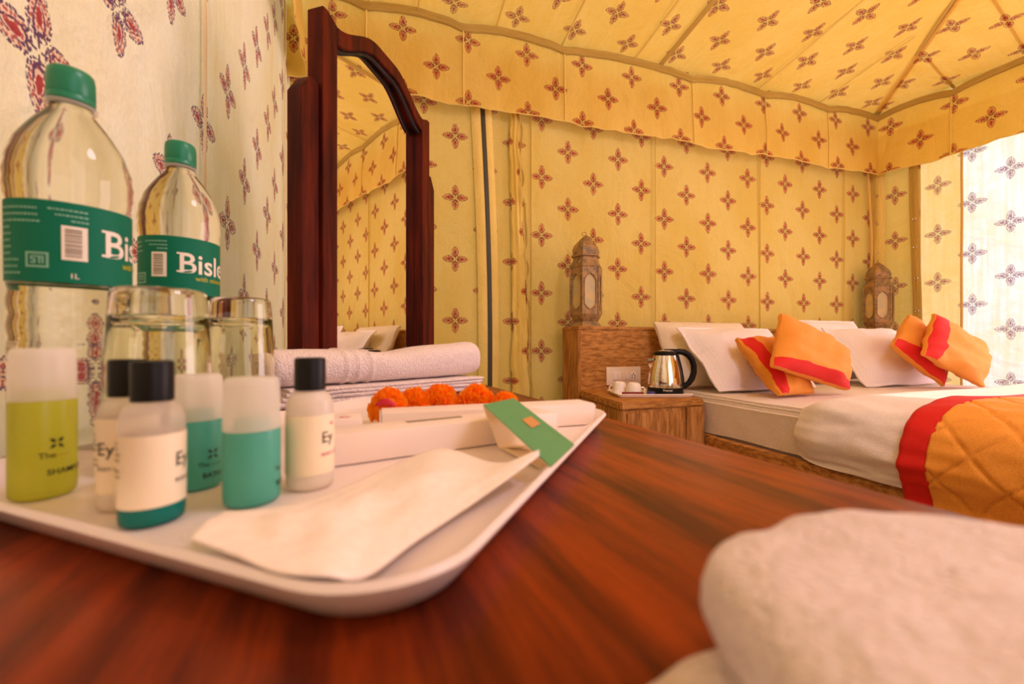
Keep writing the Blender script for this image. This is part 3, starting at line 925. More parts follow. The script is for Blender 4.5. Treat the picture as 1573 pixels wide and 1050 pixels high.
# left side runs obliquely, as in the photo: the cabinet top is a quadrilateral
bl, brr = nbp(0.0, 0.006, 0), nbp(NWt + 0.0, 0.006, 0)
fl = Vector((0.440, 1.706, 0)); fr = Vector((0.845, 1.858, 0))
brr = Vector((fr.x - V.x * 0.45, fr.y - V.y * 0.45, 0)); brr = nbp((Vector((brr.x, brr.y)) - NS).dot(U), 0.006, 0)
def quadp(pts, z0, z1, bev):
    bm = bmesh.new()
    lo = [bm.verts.new((p.x, p.y, z0)) for p in pts]; hi = [bm.verts.new((p.x, p.y, z1)) for p in pts]
    bm.faces.new(lo); bm.faces.new(hi)
    for i in range(4): bm.faces.new((lo[i], lo[(i + 1) % 4], hi[(i + 1) % 4], hi[i]))
    bmesh.ops.recalc_face_normals(bm, faces=bm.faces)
    bmesh.ops.bevel(bm, geom=bm.edges[:], offset=bev, segments=2, affect='EDGES')
    g = G(); g._bm(bm); return g
def inset(pts, d):
    c = sum(pts, Vector()) / 4
    return [p + (c - p).normalized() * d for p in pts]
quad = [bl, fl, fr, brr]
obj('top_board', quadp(quad, NT_ - 0.032, NT_, 0.006), M['bed_wood'], ns, ns.location)
obj('body', quadp(inset(quad, 0.008), 0.0, NT_ - 0.031, 0.004), M['bed_wood_v'], ns, ns.location)
fdir = (fr - fl).normalized(); fn_ = Vector((fdir.y, -fdir.x, 0))
ang = math.atan2(fdir.y, fdir.x); fL = (fr - fl).length
def fbox(a, b, z0, z1, th, bev=0.003):
    c = fl + fdir * (a + b) / 2 + fn_ * (th / 2 - 0.007); c.z = (z0 + z1) / 2
    return G().box(c, (b - a, th, z1 - z0), bev, Matrix.Rotation(ang, 3, 'Z'))
dr = obj('door', fbox(0.03, fL - 0.11, 0.04, NT_ - 0.045, 0.010), M['bed_wood_v'], ns, ns.location)
obj('corner_post', fbox(fL - 0.10, fL - 0.006, 0.0, NT_ - 0.034, 0.014), M['bed_wood_v'], ns, ns.location)

def rrect(cx, cy, w, d, r, n=6):
    out = []
    for (sx, sy, a0) in ((1, 1, 0), (-1, 1, 90), (-1, -1, 180), (1, -1, 270)):
        for i in range(n + 1):
            a = R(a0 + 90 * i / n)
            out.append((cx + sx * (w / 2 - r) + r * math.cos(a), cy + sy * (d / 2 - r) + r * math.sin(a)))
    return out
def tray_geo(w, d, r, h, flare, lip, floor_t, n=8):
    """dished tray: outside bottom -> flared wall -> rounded lip -> inside wall -> floor; local origin = centre of base"""
    rings = [(-flare - 0.004, 0.0), (-flare, 0.0008), (-flare * 0.55, h * 0.4), (-0.0012, h - lip), (0.0, h - lip * 0.5), (-lip * 0.45, h), (-lip * 1.1, h - lip * 0.3),
             (-flare * 0.55 - lip * 1.3, h * 0.45), (-flare - lip * 1.4, floor_t + 0.0012), (-flare - lip * 1.4 - 0.006, floor_t)]
    g = G(); m_ = 4 * (n + 1); vs = []
    for (o, z) in rings:
        rr = max(r + o, 0.004)
        vs += [(x, y, z) for x, y in rrect(0, 0, w + 2 * o, d + 2 * o, rr, n)]
    fs = []
    for i in range(len(rings) - 1):
        for j in range(m_):
            k = (j + 1) % m_
            fs.append((i * m_ + j, i * m_ + k, (i + 1) * m_ + k, (i + 1) * m_ + j))
    fs.append(tuple(reversed(range(m_)))); fs.append(tuple((len(rings) - 1) * m_ + j for j in range(m_)))
    g.add(vs, fs)
    return g
tk = Vector((0.640, 1.985, NT_ + 0.0005))
tko = tag(obj('serving_tray', tray_geo(0.345, 0.215, 0.02, 0.016, 0.010, 0.004, 0.003).xf(Matrix.Rotation(R(2), 4, 'Z')), M['china'], None, None), 'small white serving tray under the kettle and cups', 'tray')
tko.location = tk
# kettle
KP = Vector((0.728, 2.012, tk.z + 0.0035))
ket = thing('kettle', 'polished steel electric kettle with black base, lid and loop handle', 'kettle', KP, R(-4))
ket.scale = (1.02, 1.02, 1.02)
g = G(); g.lathe([(0.070, 0.0), (0.079, 0.001), (0.080, 0.010), (0.079, 0.016), (0.0785, 0.030), (0.076, 0.033)], seg=48)
kb = obj('base', g, M['black_plastic'], ket)
t_ = text_geo('Premier', 0.013, 0.004); wrap(t_, 0.0797, R(-112), 0.018); obj('lettering', t_, M['print_white'], kb, None, 0)
g = G(); g.lathe([(0.0765, 0.031), (0.0775, 0.036), (0.0765, 0.06), (0.072, 0.095), (0.064, 0.13), (0.056, 0.16), (0.0515, 0.178), (0.049, 0.180)], seg=56)
bd = obj('body', g, M['steel'], ket)
g = G()
sp = [(-0.068, 0, 0.118), (-0.078, 0, 0.140), (-0.083, 0, 0.158)]
vs = []
for (x, y, z), wv in zip([(-0.066, 0, 0.110), (-0.076, 0, 0.135), (-0.080, 0, 0.162)], (0.004, 0.016, 0.022)):
    vs += [(x, 0, z), (x + 0.024, wv, z + 0.004), (x + 0.024, -wv, z + 0.004)]
g.add(vs, [(0, 1, 4, 3), (0, 3, 5, 2), (3, 4, 7, 6), (3, 6, 8, 5), (0, 2, 1), (6, 7, 8)])
obj('spout', g, M['steel'], bd, None, 50)
g = G(); g.lathe([(0.050, 0.179), (0.052, 0.182), (0.0515, 0.190), (0.046, 0.196), (0.02, 0.199)], seg=48)
ld = obj('lid', g, M['black_plastic'], ket)
g = G(); g.lathe([(0.042, 0.0), (0.043, 0.004), (0.030, 0.007)], (0, 0, 0.1955), 40); obj('lid_plate', g, M['steel'], ld)
g = G(); g.box((0.022, 0, 0.203), (0.05, 0.022, 0.010), 0.004); obj('lid_latch', g, M['black_plastic'], ld)
hp = []
for i in range(21):
    a = R(118 - 236 * i / 20)
    hp.append((0.070 + 0.060 * math.cos(a) * 1.05 - 0.004 * (i / 20), 0, 0.105 + 0.088 * math.sin(a)))
hp = [(0.035, 0, 0.192)] + [(0.060, 0, 0.196), (0.085, 0, 0.193), (0.106, 0, 0.180), (0.122, 0, 0.158), (0.130, 0, 0.130), (0.130, 0, 0.100), (0.122, 0, 0.072), (0.108, 0, 0.050), (0.090, 0, 0.036), (0.076, 0, 0.028)]
g = G(); g.tube(hp, [0.012, 0.014, 0.015, 0.015, 0.014, 0.0135, 0.0135, 0.0135, 0.013, 0.012, 0.010], 10, 1.0)
obj('handle', g, M['black_plastic'], ket, None, 60)
g = G(); g.tube([(0.052, 0, 0.180), (0.060, 0, 0.15), (0.069, 0, 0.115), (0.0765, 0, 0.07), (0.079, 0, 0.03)], 0.010, 8)
obj('handle_spine', g, M['black_plastic'], ket, None, 60)

# cups (upside down) and sachets
def cup(label, loc, rz):
    c = thing('cup', label, 'cup', loc, rz, 'upturned cups on the serving tray')
    g = G(); g.lathe([(0.031, 0), (0.0335, 0.0015), (0.0335, 0.006), (0.0328, 0.030), (0.0315, 0.044), (0.028, 0.052), (0.021, 0.055), (0.0195, 0.057), (0.0185, 0.055)], seg=36)
    obj('bowl', g, M['china'], c)
    hh = [(0.032, 0, 0.034), (0.042, 0, 0.037), (0.0495, 0, 0.030), (0.050, 0, 0.020), (0.044, 0, 0.011), (0.0325, 0, 0.010)]
    g = G(); g.tube(hh, 0.0036, 8); obj('handle', g, M['china'], c, None, 60)
    return c
cz = tk.z + 0.0042
c_ = cup('upturned white cup with its handle at the right, nearer the kettle', P(973, 602, 1.945).xy.to_3d() + Vector((0, 0, cz)), R(-8))
dup(c_, P(951.5, 600, 2.0).xy.to_3d() + Vector((0, 0, cz)), R(150), 'upturned white cup farther from the kettle, leftmost on the serving tray')
def sachet(label, c, w, d, rot, col, seed):
    g = G()
    g.grid(lambda u, v: (w * u / 2, d * v / 2, 0.0035 * sq(u) * sq(v) + 0.0012 + 0.001 * nz((u * 3, v * 3, seed))), lsp(-1, 1, 9), lsp(-1, 1, 7))
    g.grid(lambda u, v: (w * u / 2, d * v / 2, 0.0 - 0.0003 * sq(u)), lsp(-1, 1, 9), lsp(-1, 1, 7))
    o = tag(obj('sachet', g, col, None, None, 60), label, 'sachet', 'sachets on the serving tray')
    o.location = c; o.rotation_euler = (R(52), 0, rot); return o
M['sachet_red'] = plain('maroon_foil', (120, 22, 30), 0.3)
M['sachet_blue'] = plain('blue_foil', (48, 52, 120), 0.3)
sachet('long maroon sachet lying in front of the two cups', (0.545, 1.905, cz + 0.0105), 0.10, 0.018, R(3), M['sachet_red'], 1)
sachet('dark blue sachet lying between the cup handle and the kettle', (0.628, 1.912, cz + 0.0112), 0.036, 0.022, R(-12), M['sachet_blue'], 2)

# switch plate on the headboard
su = along(Vector((0.344, 2.201)), U, 930); su2 = along(Vector((0.344, 2.201)), U, 982)
hO = B0 + V * 0.0
def hp3(u, z, d):                            # point on the headboard front, d proud of it; u from the headboard's left end
    return bp(hl + u, d, z)
s0 = (along(bp(hl, 0, 0).xy, U, 930)); s1 = along(bp(hl, 0, 0).xy, U, 982)
Yp = bp(hl + (s0 + s1) / 2, 0, 0).y
zb_, zt_ = CZ + (530 - 590.5) / F * Yp, CZ + (530 - 563) / F * Yp
sp_ = thing('switch_plate', 'ivory switch plate with three switches and a socket on the headboard', 'switch plate', hp3((s0 + s1) / 2, zb_, 0))
def hbox(u0, u1, z0, z1, d0, d1, bev=0.002):
    return G().box(hp3((u0 + u1) / 2, (z0 + z1) / 2, (d0 + d1) / 2), (u1 - u0, d1 - d0, z1 - z0), bev, BR)
w_ = s1 - s0; h_ = zt_ - zb_
obj('plate', hbox(s0, s1, zb_, zt_, 0.0005, 0.010, 0.004), M['ivory_plastic'], sp_, sp_.location)
obj('module_frame', hbox(s0 + 0.17 * w_, s1 - 0.13 * w_, zb_ + 0.25 * h_, zt_ - 0.24 * h_, 0.0085, 0.013, 0.001), M['ivory_plastic'], sp_, sp_.location)
for a in (0.20, 0.31, 0.54):
    obj('switch', hbox(s0 + a * w_, s0 + (a + 0.08) * w_, zb_ + 0.3 * h_, zt_ - 0.28 * h_, 0.012, 0.017, 0.002), M['china'], sp_, sp_.location)
soc = obj('socket', hbox(s0 + 0.68 * w_, s0 + 0.85 * w_, zb_ + 0.3 * h_, zt_ - 0.28 * h_, 0.012, 0.0145, 0.001), M['china'], sp_, sp_.location)
g = G()
for (a, b) in ((0.765, 0.60), (0.725, 0.50), (0.805, 0.50), (0.725, 0.38), (0.805, 0.38)):
    g.box(hp3(s0 + a * w_, zb_ + b * h_, 0.0148), (0.006, 0.001, 0.006), 0, BR)
obj('socket_holes', g, M['print_dark'], soc, sp_.location)

# ================================================================== LANTERNS
def lantern_proto(label, loc, rz):
    L = thing('lantern', label, 'lantern', loc, rz, 'six-sided lanterns on the headboard')
    def hexring(r, z): return [(r * math.cos(R(60 * i)), r * math.sin(R(60 * i)), z) for i in range(6)]
    def hexloft(prof, cap=True):
        g = G(); vs = []
        for r, z in prof: vs += hexring(r, z)
        fs = []
        for i in range(len(prof) - 1):
            for j in range(6):
                k = (j + 1) % 6; fs.append((i * 6 + j, i * 6 + k, i * 6 + 6 + k, i * 6 + 6 + j))
        if cap: fs += [tuple(reversed(range(6))), tuple((len(prof) - 1) * 6 + j for j in range(6))]
        return g.add(vs, fs)
    RB_ = 0.088
    obj('foot', hexloft([(0.090, 0.0), (0.088, 0.004), (0.072, 0.026), (0.068, 0.030)]), M['brass'], L, None, 30)
    obj('lower_skirt', hexloft([(0.070, 0.029), (0.072, 0.033), (RB_, 0.062), (RB_ + 0.002, 0.066), (RB_, 0.070)]), M['brass'], L, None, 30)
    obj('upper_skirt', hexloft([(RB_, 0.316), (RB_ + 0.003, 0.320), (RB_, 0.326), (0.074, 0.352), (0.070, 0.372), (0.072, 0.376)]), M['brass'], L, None, 30)
    cp = obj('dome', hexloft([(0.072, 0.374), (0.082, 0.376), (0.082, 0.384), (0.074, 0.390), (0.075, 0.400), (0.076, 0.415), (0.068, 0.437), (0.052, 0.455), (0.032, 0.475), (0.012, 0.493), (0.004, 0.500)]), M['brass'], L, None, 30)
    g = G(); g.tube([(0.012 * math.cos(a) - 0.010, 0, 0.506 + 0.010 * math.sin(a)) for a in lsp(-0.6, 4.6, 14)], 0.0016, 6)
    obj('hook', g, M['brass'], cp, None, 60)
    # six faces: metal sheet pierced by a pointed arch, with a pane behind
    ap = RB_ * math.cos(R(30)); half = RB_ * 0.5
    z0, z1 = 0.068, 0.318
    for i in range(6):
        rot = Matrix.Rotation(R(60 * i + 30), 4, 'Z')
        w = half * 0.74
        outl = []
        nn_ = 24
        lo, sh0, sh1, hi = 0.088, 0.125, 0.235, 0.285
        left = []
        for k in range(13):
            z = lo + (hi - lo) * k / 12
            if z < sh0: x = w * math.sin(math.pi / 2 * (z - lo) / (sh0 - lo)) ** 0.9
            elif z > sh1: x = w * math.cos(math.pi / 2 * (z - sh1) / (hi - sh1)) ** 0.8
            else: x = w
            left.append((max(x, 0.0006), z))
        g = G()
        for s_ in (1, -1):
            vs = []; fs = []
            for k, (x, z) in enumerate(left):
                zz = z0 if k == 0 else (z1 if k == 12 else z)
                vs += [(ap, s_ * x, z), (ap, s_ * half, zz), (ap - 0.004, s_ * x, z)]
            for k in range(12):
                a = k * 3; fs += [(a, a + 1, a + 4, a + 3), (a, a + 3, a + 5, a + 2)]
            g.add(vs, fs)
        g.add([(ap, -half, z1), (ap, half, z1), (ap, 0.0006, hi), (ap, -0.0006, hi)], [(0, 1, 2, 3)])
        g.add([(ap, -half, z0), (ap, half, z0), (ap, 0.0006, lo), (ap, -0.0006, lo)], [(0, 1, 2, 3)])
        # raised bead round the arch
        bead = [(ap + 0.001, x, z) for x, z in left] + [(ap + 0.001, -x, z) for x, z in reversed(left)]
        g.tube(bead + bead[:1], 0.0022, 5)
        sd = obj('side_panel', g.xf(rot), M['brass'], L, None, 30)
        pg = G(); pg.box((ap - 0.007, 0, (lo + hi) / 2), (0.002, w * 2.1, hi - lo - 0.002)); pg.xf(rot)
        obj('glass_pane', pg, M['pane'], sd, None, 0)
        pg = G(); pg.tube([(RB_ * math.cos(R(60 * i)), RB_ * math.sin(R(60 * i)), z0 - 0.002), (RB_ * math.cos(R(60 * i)), RB_ * math.sin(R(60 * i)), z1)], 0.0045, 6)
        obj('corner_bar', pg, M['brass'], L, None, 60)
    return L
HZ = HT + 0.0145
lu = along(bp(hl, -0.094, 0).xy, U, 899.5)
lp = bp(hl + lu, -0.094, HZ)
l1 = lantern_proto('six-sided brass lantern nearer the mirror, on the left end of the headboard', (lp.x, lp.y, HZ), R(8))
lu2 = along(bp(hl, -0.094, 0).xy, U, 1348.5)
lp2 = bp(hl + lu2, -0.094, HZ)
dup(l1, (lp2.x, lp2.y, HZ), R(38), 'six-sided brass lantern in the far corner, on the right end of the headboard')

# ================================================================== DRESSING TABLE
TD = Vector((-0.376, 0.927)).normalized(); TN = Vector((-TD.y, TD.x))      # along the table; TN towards the left wall
TO = Vector((0.316, 0.0))
TAng = math.atan2(TD.y, TD.x) - R(90)
TR_ = Matrix.Rotation(TAng, 3, 'Z')
TW = 0.535
def tp(w, l, z):
    q = TO + TN * w + TD * l
    return Vector((q.x, q.y, z))
l0, l1_ = -0.42, 1.43
tb = thing('dressing_table', 'long dark red-brown wooden dressing table holding the tray and mirror', 'table', tp(TW / 2, 0.5, 0), TAng)
def tbox(w0, w1, a0, a1, z0, z1, bev=0.004):
    # local frame of the table: x = -w, y = l
    c = Vector((-( (w0 + w1) / 2 - TW / 2), (a0 + a1) / 2 - 0.5, (z0 + z1) / 2))
    return G().box(c, (w1 - w0, a1 - a0, z1 - z0), bev)
obj('table_top', tbox(0, TW, l0, l1_, TT - 0.03, TT, 0.004), M['teak'], tb)
obj('apron', tbox(0.03, 0.05, l0 + 0.06, l1_ - 0.06, TT - 0.13, TT - 0.0305), M['teak'], tb)
obj('apron', tbox(TW - 0.05, TW - 0.03, l0 + 0.06, l1_ - 0.06, TT - 0.13, TT - 0.0305), M['teak'], tb)
for a in (0.02, TW - 0.08):
    for b in (l0 + 0.02, l1_ - 0.08):
        obj('leg', tbox(a, a + 0.06, b, b + 0.06, 0.0, TT - 0.0305), M['frame_wood'], tb)

# ================================================================== MIRROR
MS = Vector((0.283, 1.0)).normalized()                 # along the mirror
MN = Vector((MS.y, -MS.x))                             # out of its face
MO = Vector((-0.6146 + 0.283 * 0.7834, 0.7834))
MW = 0.547
ma = math.atan2(MS.y, MS.x)
mr = thing('mirror', 'arched standing mirror in a dark wooden frame with stepped sides', 'mirror', (MO.x, MO.y, TT), ma)
# local frame: x along the mirror, y = towards the back (-MN), z up from the table
def mz(z): return z + CZ - TT
def prism_xz(poly, y0, y1):
    n = len(poly); g = G()
    g.add([(x, y0, z) for x, z in poly] + [(x, y1, z) for x, z in poly],
          [tuple(range(n)), tuple(reversed(range(n, 2 * n)))] + [(i, n + i, n + (i + 1) % n, (i + 1) % n) for i in range(n)])
    return g
def bev_obj(name, g, mat, parent, b=0.0025):
    o = obj(name, g, mat, parent, None, 40)
    md = o.modifiers.new('soft_edges', 'BEVEL'); md.width = b; md.segments = 2; md.limit_method = 'ANGLE'; md.angle_limit = R(35)
    return o
zs = mz(0.512)
for side in (0, 1):
    fx = (lambda x: x) if side == 0 else (lambda x: MW - x)
    poly = [(fx(0.0), 0.001), (fx(0.047), 0.001), (fx(0.047), zs), (fx(0.022), zs), (fx(0.0), zs - 0.035)]
    if side: poly.reverse()
    bev_obj('side_post', prism_xz(poly, -0.004, 0.030), M['frame_wood'], mr)
    poly = [(fx(0.0475), 0.001), (fx(0.090), 0.001), (fx(0.090), mz(0.640)), (fx(0.0475), mz(0.662))]
    poly = [(fx(0.0475), 0.001), (fx(0.090), 0.001), (fx(0.090), mz(0.618)), (fx(0.0905), mz(0.652)), (fx(0.062), mz(0.664)), (fx(0.0475), mz(0.664))]
    if side: poly.reverse()
    bev_obj('post', prism_xz(poly, -0.012, 0.026), M['frame_wood'], mr)
def arch(x, lo, hi):
    t = (x - 0.0905) / (MW - 0.181)
    s_ = 1 - abs(2 * t - 1)
    k = min(1.0, s_ / 0.8)
    return lo + (hi - lo) * (0.5 - 0.5 * math.cos(math.pi * k)) ** 0.85
xs = lsp(0.0905, MW - 0.0905, 33)
poly = [(x, mz(arch(x, 0.615, 0.680))) for x in xs] + [(x, mz(arch(x, 0.652, 0.713))) for x in reversed(xs)]
n_ = len(xs)
g = G()
for y in (-0.012, 0.026):
    g.add([(x, y, z) for x, z in poly], [(i, i + 1, 2 * n_ - 2 - i, 2 * n_ - 1 - i) if y < 0 else (2 * n_ - 1 - i, 2 * n_ - 2 - i, i + 1, i) for i in range(n_ - 1)])
o_ = 2 * n_
g.f += [(i, (i + 1) % o_, o_ + (i + 1) % o_, o_ + i) for i in range(o_)]
bev_obj('arched_rail', g, M['frame_wood'], mr)
g = G(); g.box(((MW) / 2, 0.007, 0.031), (MW - 0.181, 0.038, 0.060)); bev_obj('bottom_rail', g, M['frame_wood'], mr)
# glass follows the arch
poly = [(0.0905, 0.0605)] + [(MW - 0.0905, 0.0605)] + [(x, mz(arch(x, 0.618, 0.684))) for x in reversed(xs)]
g = prism_xz(poly, 0.006, 0.010)
g.v = [Vector((p.x, p.y + (p.x - 0.09) * math.tan(R(1.5)), p.z)) for p in g.v]       # the glass sits a little skew in its frame
obj('mirror_glass', g, M['mirror'], mr, None, 0)
# thin dark bead round the glass
g = G()
g.tube([(x, 0.001, mz(arch(x, 0.613, 0.678))) for x in xs], 0.004, 6)
obj('inner_bead', g, M['print_dark'], mr, None, 60)

# ================================================================== AMENITY TRAY
TRa = R(-20.8)          # the tray's long side runs away to the right
tc_near = Vector((-0.0265, 0.1083)); tl = Vector((math.sin(R(20.8)), math.cos(R(20.8)))); tw = Vector((-math.cos(R(20.8)), math.sin(R(20.8))))
TLn, TWd = 0.384, 0.322
tcen = tc_near + tl * TLn / 2 + tw * TWd / 2
tray = tag(obj('tray', tray_geo(TWd, TLn, 0.042, 0.0155, 0.010, 0.0042, 0.003, 10), M['melamine'], None, None, 50), 'large white rimmed tray on the dressing table holding toiletries', 'tray')
tray.location = (tcen.x, tcen.y, TT + 0.0006); tray.rotation_euler = (0, 0, TRa)
TF = TT + 0.0040        # tray floor
zf = TF - CZ

# water bottles ------------------------------------------------------
def serifs(g, x0, x1, y, h):
    return rect(g, x0, y, x1, y + h)
def water_bottle(label, loc, rz):
    b = thing('water_bottle', label, 'bottle', loc, rz, 'water bottles by the left wall')
    prof = [(0.006, 0.004), (0.020, 0.0), (0.0265, 0.001), (0.0305, 0.006), (0.0318, 0.014)]
    z = 0.020
    while z < 0.120:                       # ribbed lower body
        prof += [(0.0320, z), (0.0309, z + 0.006), (0.0320, z + 0.012)]; z += 0.016
    prof += [(0.0316, 0.126), (0.0316, 0.182), (0.0324, 0.186)]
    z = 0.190
    for (r, zz) in ((0.0330, 0.192), (0.0324, 0.196), (0.0330, 0.201), (0.0320, 0.206), (0.0318, 0.211), (0.0298, 0.217), (0.0282, 0.223), (0.0252, 0.229), (0.0218, 0.235),
                    (0.0180, 0.241), (0.0145, 0.2455), (0.0122, 0.249), (0.0116, 0.252)):
        prof.append((r, zz))
    g = G(); g.lathe(prof, seg=64)
    obj('water_filled_body', g, M['water'], b, None, 60)
    g = G(); g.lathe([(0.0117, 0.2523), (0.0138, 0.2526), (0.0138, 0.2546), (0.0118, 0.2552)], seg=40)
    obj('neck_ring', g, M['clear_pet'], b, None, 40)
    g = G(); rr = []
    nrib = 60
    for (r, zz) in ((0.0120, 0.2556), (0.0127, 0.2560), (0.0127, 0.2595), (0.0124, 0.2600), (0.0127, 0.2606), (0.0126, 0.272), (0.0120, 0.2765), (0.0108, 0.278)):
        rr.append((r, zz))
    g.lathe(rr, seg=60); obj('cap', g, M['green_cap'], b, None, 40)
    rl = 0.0322
    g = G(); g.lathe([(rl, 0.1275), (rl, 0.1805)], seg=64, cap=(False, False))
    lb = obj('label', g, M['label_green'], b, None, 80)
    # lettering, wrapped just proud of the label; angles are local to the bottle (0 = start of the big word)
    rt = rl + 0.0003
    wh = text_geo('Bisleri', 0.0265, 0.012)
    for (x0, x1) in ((-0.0006, 0.004),):
        serifs(wh, x0, x1, 0.0, 0.0016); serifs(wh, x0, x1, 0.0168, 0.0016)
    obj('brand_lettering', wrap(wh, rt, 0.0, 0.1475), M['print_white'], lb, None, 0)
    y1 = text_geo('with minerals', 0.0066, 0.004)
    obj('yellow_lettering', wrap(y1, rt, 0.42, 0.1405), M['print_yellow'], lb, None, 0)
    sm = text_geo('1L', 0.0048, 0.006); wrap(sm, rt, -0.52, 0.1305)
    pk = G()
    # barcode block
    rect(pk, -0.0125, 0, 0.0, 0.0225, 8)
    wrap(pk, rt, -0.245, 0.1425)
    sm.join(pk)
    obj('white_print', sm, M['print_white'], lb, None, 0)
    bars = G(); random.seed(3); y = 0.0020
    while y < 0.0205:
        h = random.choice((0.0004, 0.0007, 0.0011)); rect(bars, -0.0108, y, -0.0028, y + h, 5); y += h + random.choice((0.0005, 0.0008))
    obj('barcode', wrap(bars, rt + 0.0002, -0.245, 0.1425), M['print_grey'], lb, None, 0)
    # certification mark: rounded frame with letters, and rows of tiny pale print
    mk = G()
    for (a, b2, c, d) in ((0, 0, 0.012, 0.0014), (0, 0.0086, 0.012, 0.010), (0, 0, 0.0014, 0.010), (0.0106, 0, 0.012, 0.010)):
        rect(mk, a, b2, c, d, 4)
    for (a, b2, c, d) in ((0.0026, 0.0026, 0.0056, 0.0038), (0.0044, 0.0038, 0.0056, 0.0052), (0.0026, 0.0048, 0.0056, 0.0058), (0.0026, 0.0058, 0.0038, 0.0072), (0.0068, 0.0026, 0.0080, 0.0074), (0.0026, 0.0066, 0.0095, 0.0076), (0.0086, 0.0026, 0.0096, 0.0074)):
        rect(mk, a, b2, c, d, 2)
    obj('quality_mark', wrap(mk, rt, -1.18, 0.1365), M['print_pale'], lb, None, 0)
    ln = G(); random.seed(5)
    for row in range(11):
        yy = 0.003 + row * 0.0042
        x = -0.026
        xe = -0.014 if 2 < row < 9 else -0.008
        if row > 7: xe = 0.004
        while x < xe:
            w2 = random.uniform(0.0008, 0.0022); rect(ln, x, yy, x + w2, yy + 0.0013, 1); x += w2 + 0.0005
    for yy, xa, xb in ((0.0455, 0.009, 0.027), (0.042, 0.0125, 0.027), (0.0387, 0.020, 0.027)):
        x = xa
        while x < xb:
            w2 = random.uniform(0.0008, 0.0022); rect(ln, x, yy, x + w2, yy + 0.0012, 1); x += w2 + 0.0005
    obj('small_print', wrap(ln, rt, -1.10, 0.1290), M['print_pale'], lb, None, 0)
    return b
wb = water_bottle('largest water bottle, with green cap and green label, at the far left of the table', (-0.3206, 0.310, TT + 0.0006), R(-17))
wb.rotation_euler = (R(1.5), R(2.2), R(-17))
dup(wb, (-0.3485, 0.445, TT + 0.0006), R(-56), 'water bottle with green cap standing behind the two upturned glasses', 1.062)

# glasses ------------------------------------------------------------
def tumbler(label, loc):
    g = G()
    H = 0.124
    # upside down: rim on the table, thick base on top
    g.lathe([(0.0306, 0.0008), (0.0312, 0.0), (0.0318, 0.0008), (0.0306, 0.03), (0.0290, 0.07), (0.0274, 0.105), (0.0266, 0.118), (0.0258, 0.1225), (0.0240, 0.124), (0.0150, 0.1232), (0.002, 0.1228),
             ], seg=48, cap=(False, True))
    g.lathe([(0.0306, 0.0008), (0.0290, 0.03), (0.0274, 0.07), (0.0256, 0.098), (0.0236, 0.1035), (0.016, 0.1055), (0.004, 0.106)], seg=48, cap=(False, True))
    bm = bmesh.new()
    o = tag(obj('tumbler', g, M['glass'], None, None, 60), label, 'glass', 'upturned drinking glasses')
    bm.from_mesh(o.data); bmesh.ops.remove_doubles(bm, verts=bm.verts, dist=1e-6); bmesh.ops.recalc_face_normals(bm, faces=bm.faces); bm.to_mesh(o.data); bm.free()
    o.data.shade_smooth(); o.data.set_sharp_from_angle(angle=R(60))
    o.location = loc
    return o
t1 = tumbler('upturned glass tumbler in front of the water bottles, left of the pair', (-0.2425, 0.292, TF + 0.0004))
t1.scale = (1, 1, 0.955)
t2_ = t1.copy(); COL.objects.link(t2_); t2_.location = (-0.2755, 0.431, TT + 0.0006); t2_.scale = (1.0, 1.0, 1.06)
t2_['label'] = 'upturned glass tumbler farther back, just left of the dark mirror frame'

# toiletries ---------------------------------------------------------
def facing(p): return math.atan2(-p[1], -p[0])
def rot_text(g, a):
    c, s_ = math.cos(a), math.sin(a)
    g.v = [Vector((p.x * c - p.y * s_, p.x * s_ + p.y * c, p.z)) for p in g.v]; return g
def gel_bottle(label, loc, r, h, split, mat, capmat, texts, group=None, cat='bottle', name='gel_bottle'):
    b = thing(name, label, cat, loc, 0, group)
    g = G(); g.lathe([(r * 0.86, 0.0), (r * 0.97, 0.0012), (r, 0.004), (r, split - 0.001), (r * 0.985, split)], seg=40); bd = obj('body', g, mat, b, None, 50)
    g = G(); g.lathe([(r * 0.99, split + 0.0004), (r * 1.0, split + 0.001), (r * 0.97, h - 0.004), (r * 0.94, h - 0.0012), (r * 0.86, h)], seg=40); obj('cap', g, capmat, b, None, 50)
    g = G(); g.lathe([(r * 0.66, split + 0.0002), (r * 0.62, split + 0.006)], seg=30); obj('neck', g, mat, b, None, 50)
    f = facing(loc)
    for (tx, size, bold, da, z, m_, sl) in texts:
        t = text_geo(tx, size, bold) if tx != '*' else None
        if t is None:
            t = G()
            for i in range(4):
                a = R(45 + 90 * i); c, s_ = math.cos(a), math.sin(a)
                q = [(0.0006, 0), (0.002, 0.0009), (0.0040, 0), (0.002, -0.0009)]
                t.add([(x * c - y * s_, x * s_ + y * c, 0) for x, y in q], [(0, 1, 2, 3)])
        rot_text(t, sl)
        obj('print', wrap(t, r + 0.0003, f + R(da), z), m_, bd, None, 0)
    return b
def loc(px, d, z): return ((px - 786.0) / F * d, d, z)
zt0 = TF + 0.0004
gel_bottle('yellow-green shampoo bottle with frosted cap at the left end of the tray', loc(66, 0.229, zt0), 0.0131, 0.0790, 0.0510, M['green_gel'], M['frost_cap'],
           [('*', 1, 0, 22, 0.0290, M['print_dark'], 0), ('The', 0.0042, 0.002, -8, 0.0215, M['print_dark'], 0.0), ('-----', 0.0042, 0.0, 18, 0.0215, M['print_gold'], 0.0), ('SHAMPOO', 0.0042, 0.01, 5, 0.0125, M['print_dark'], 0.0)])
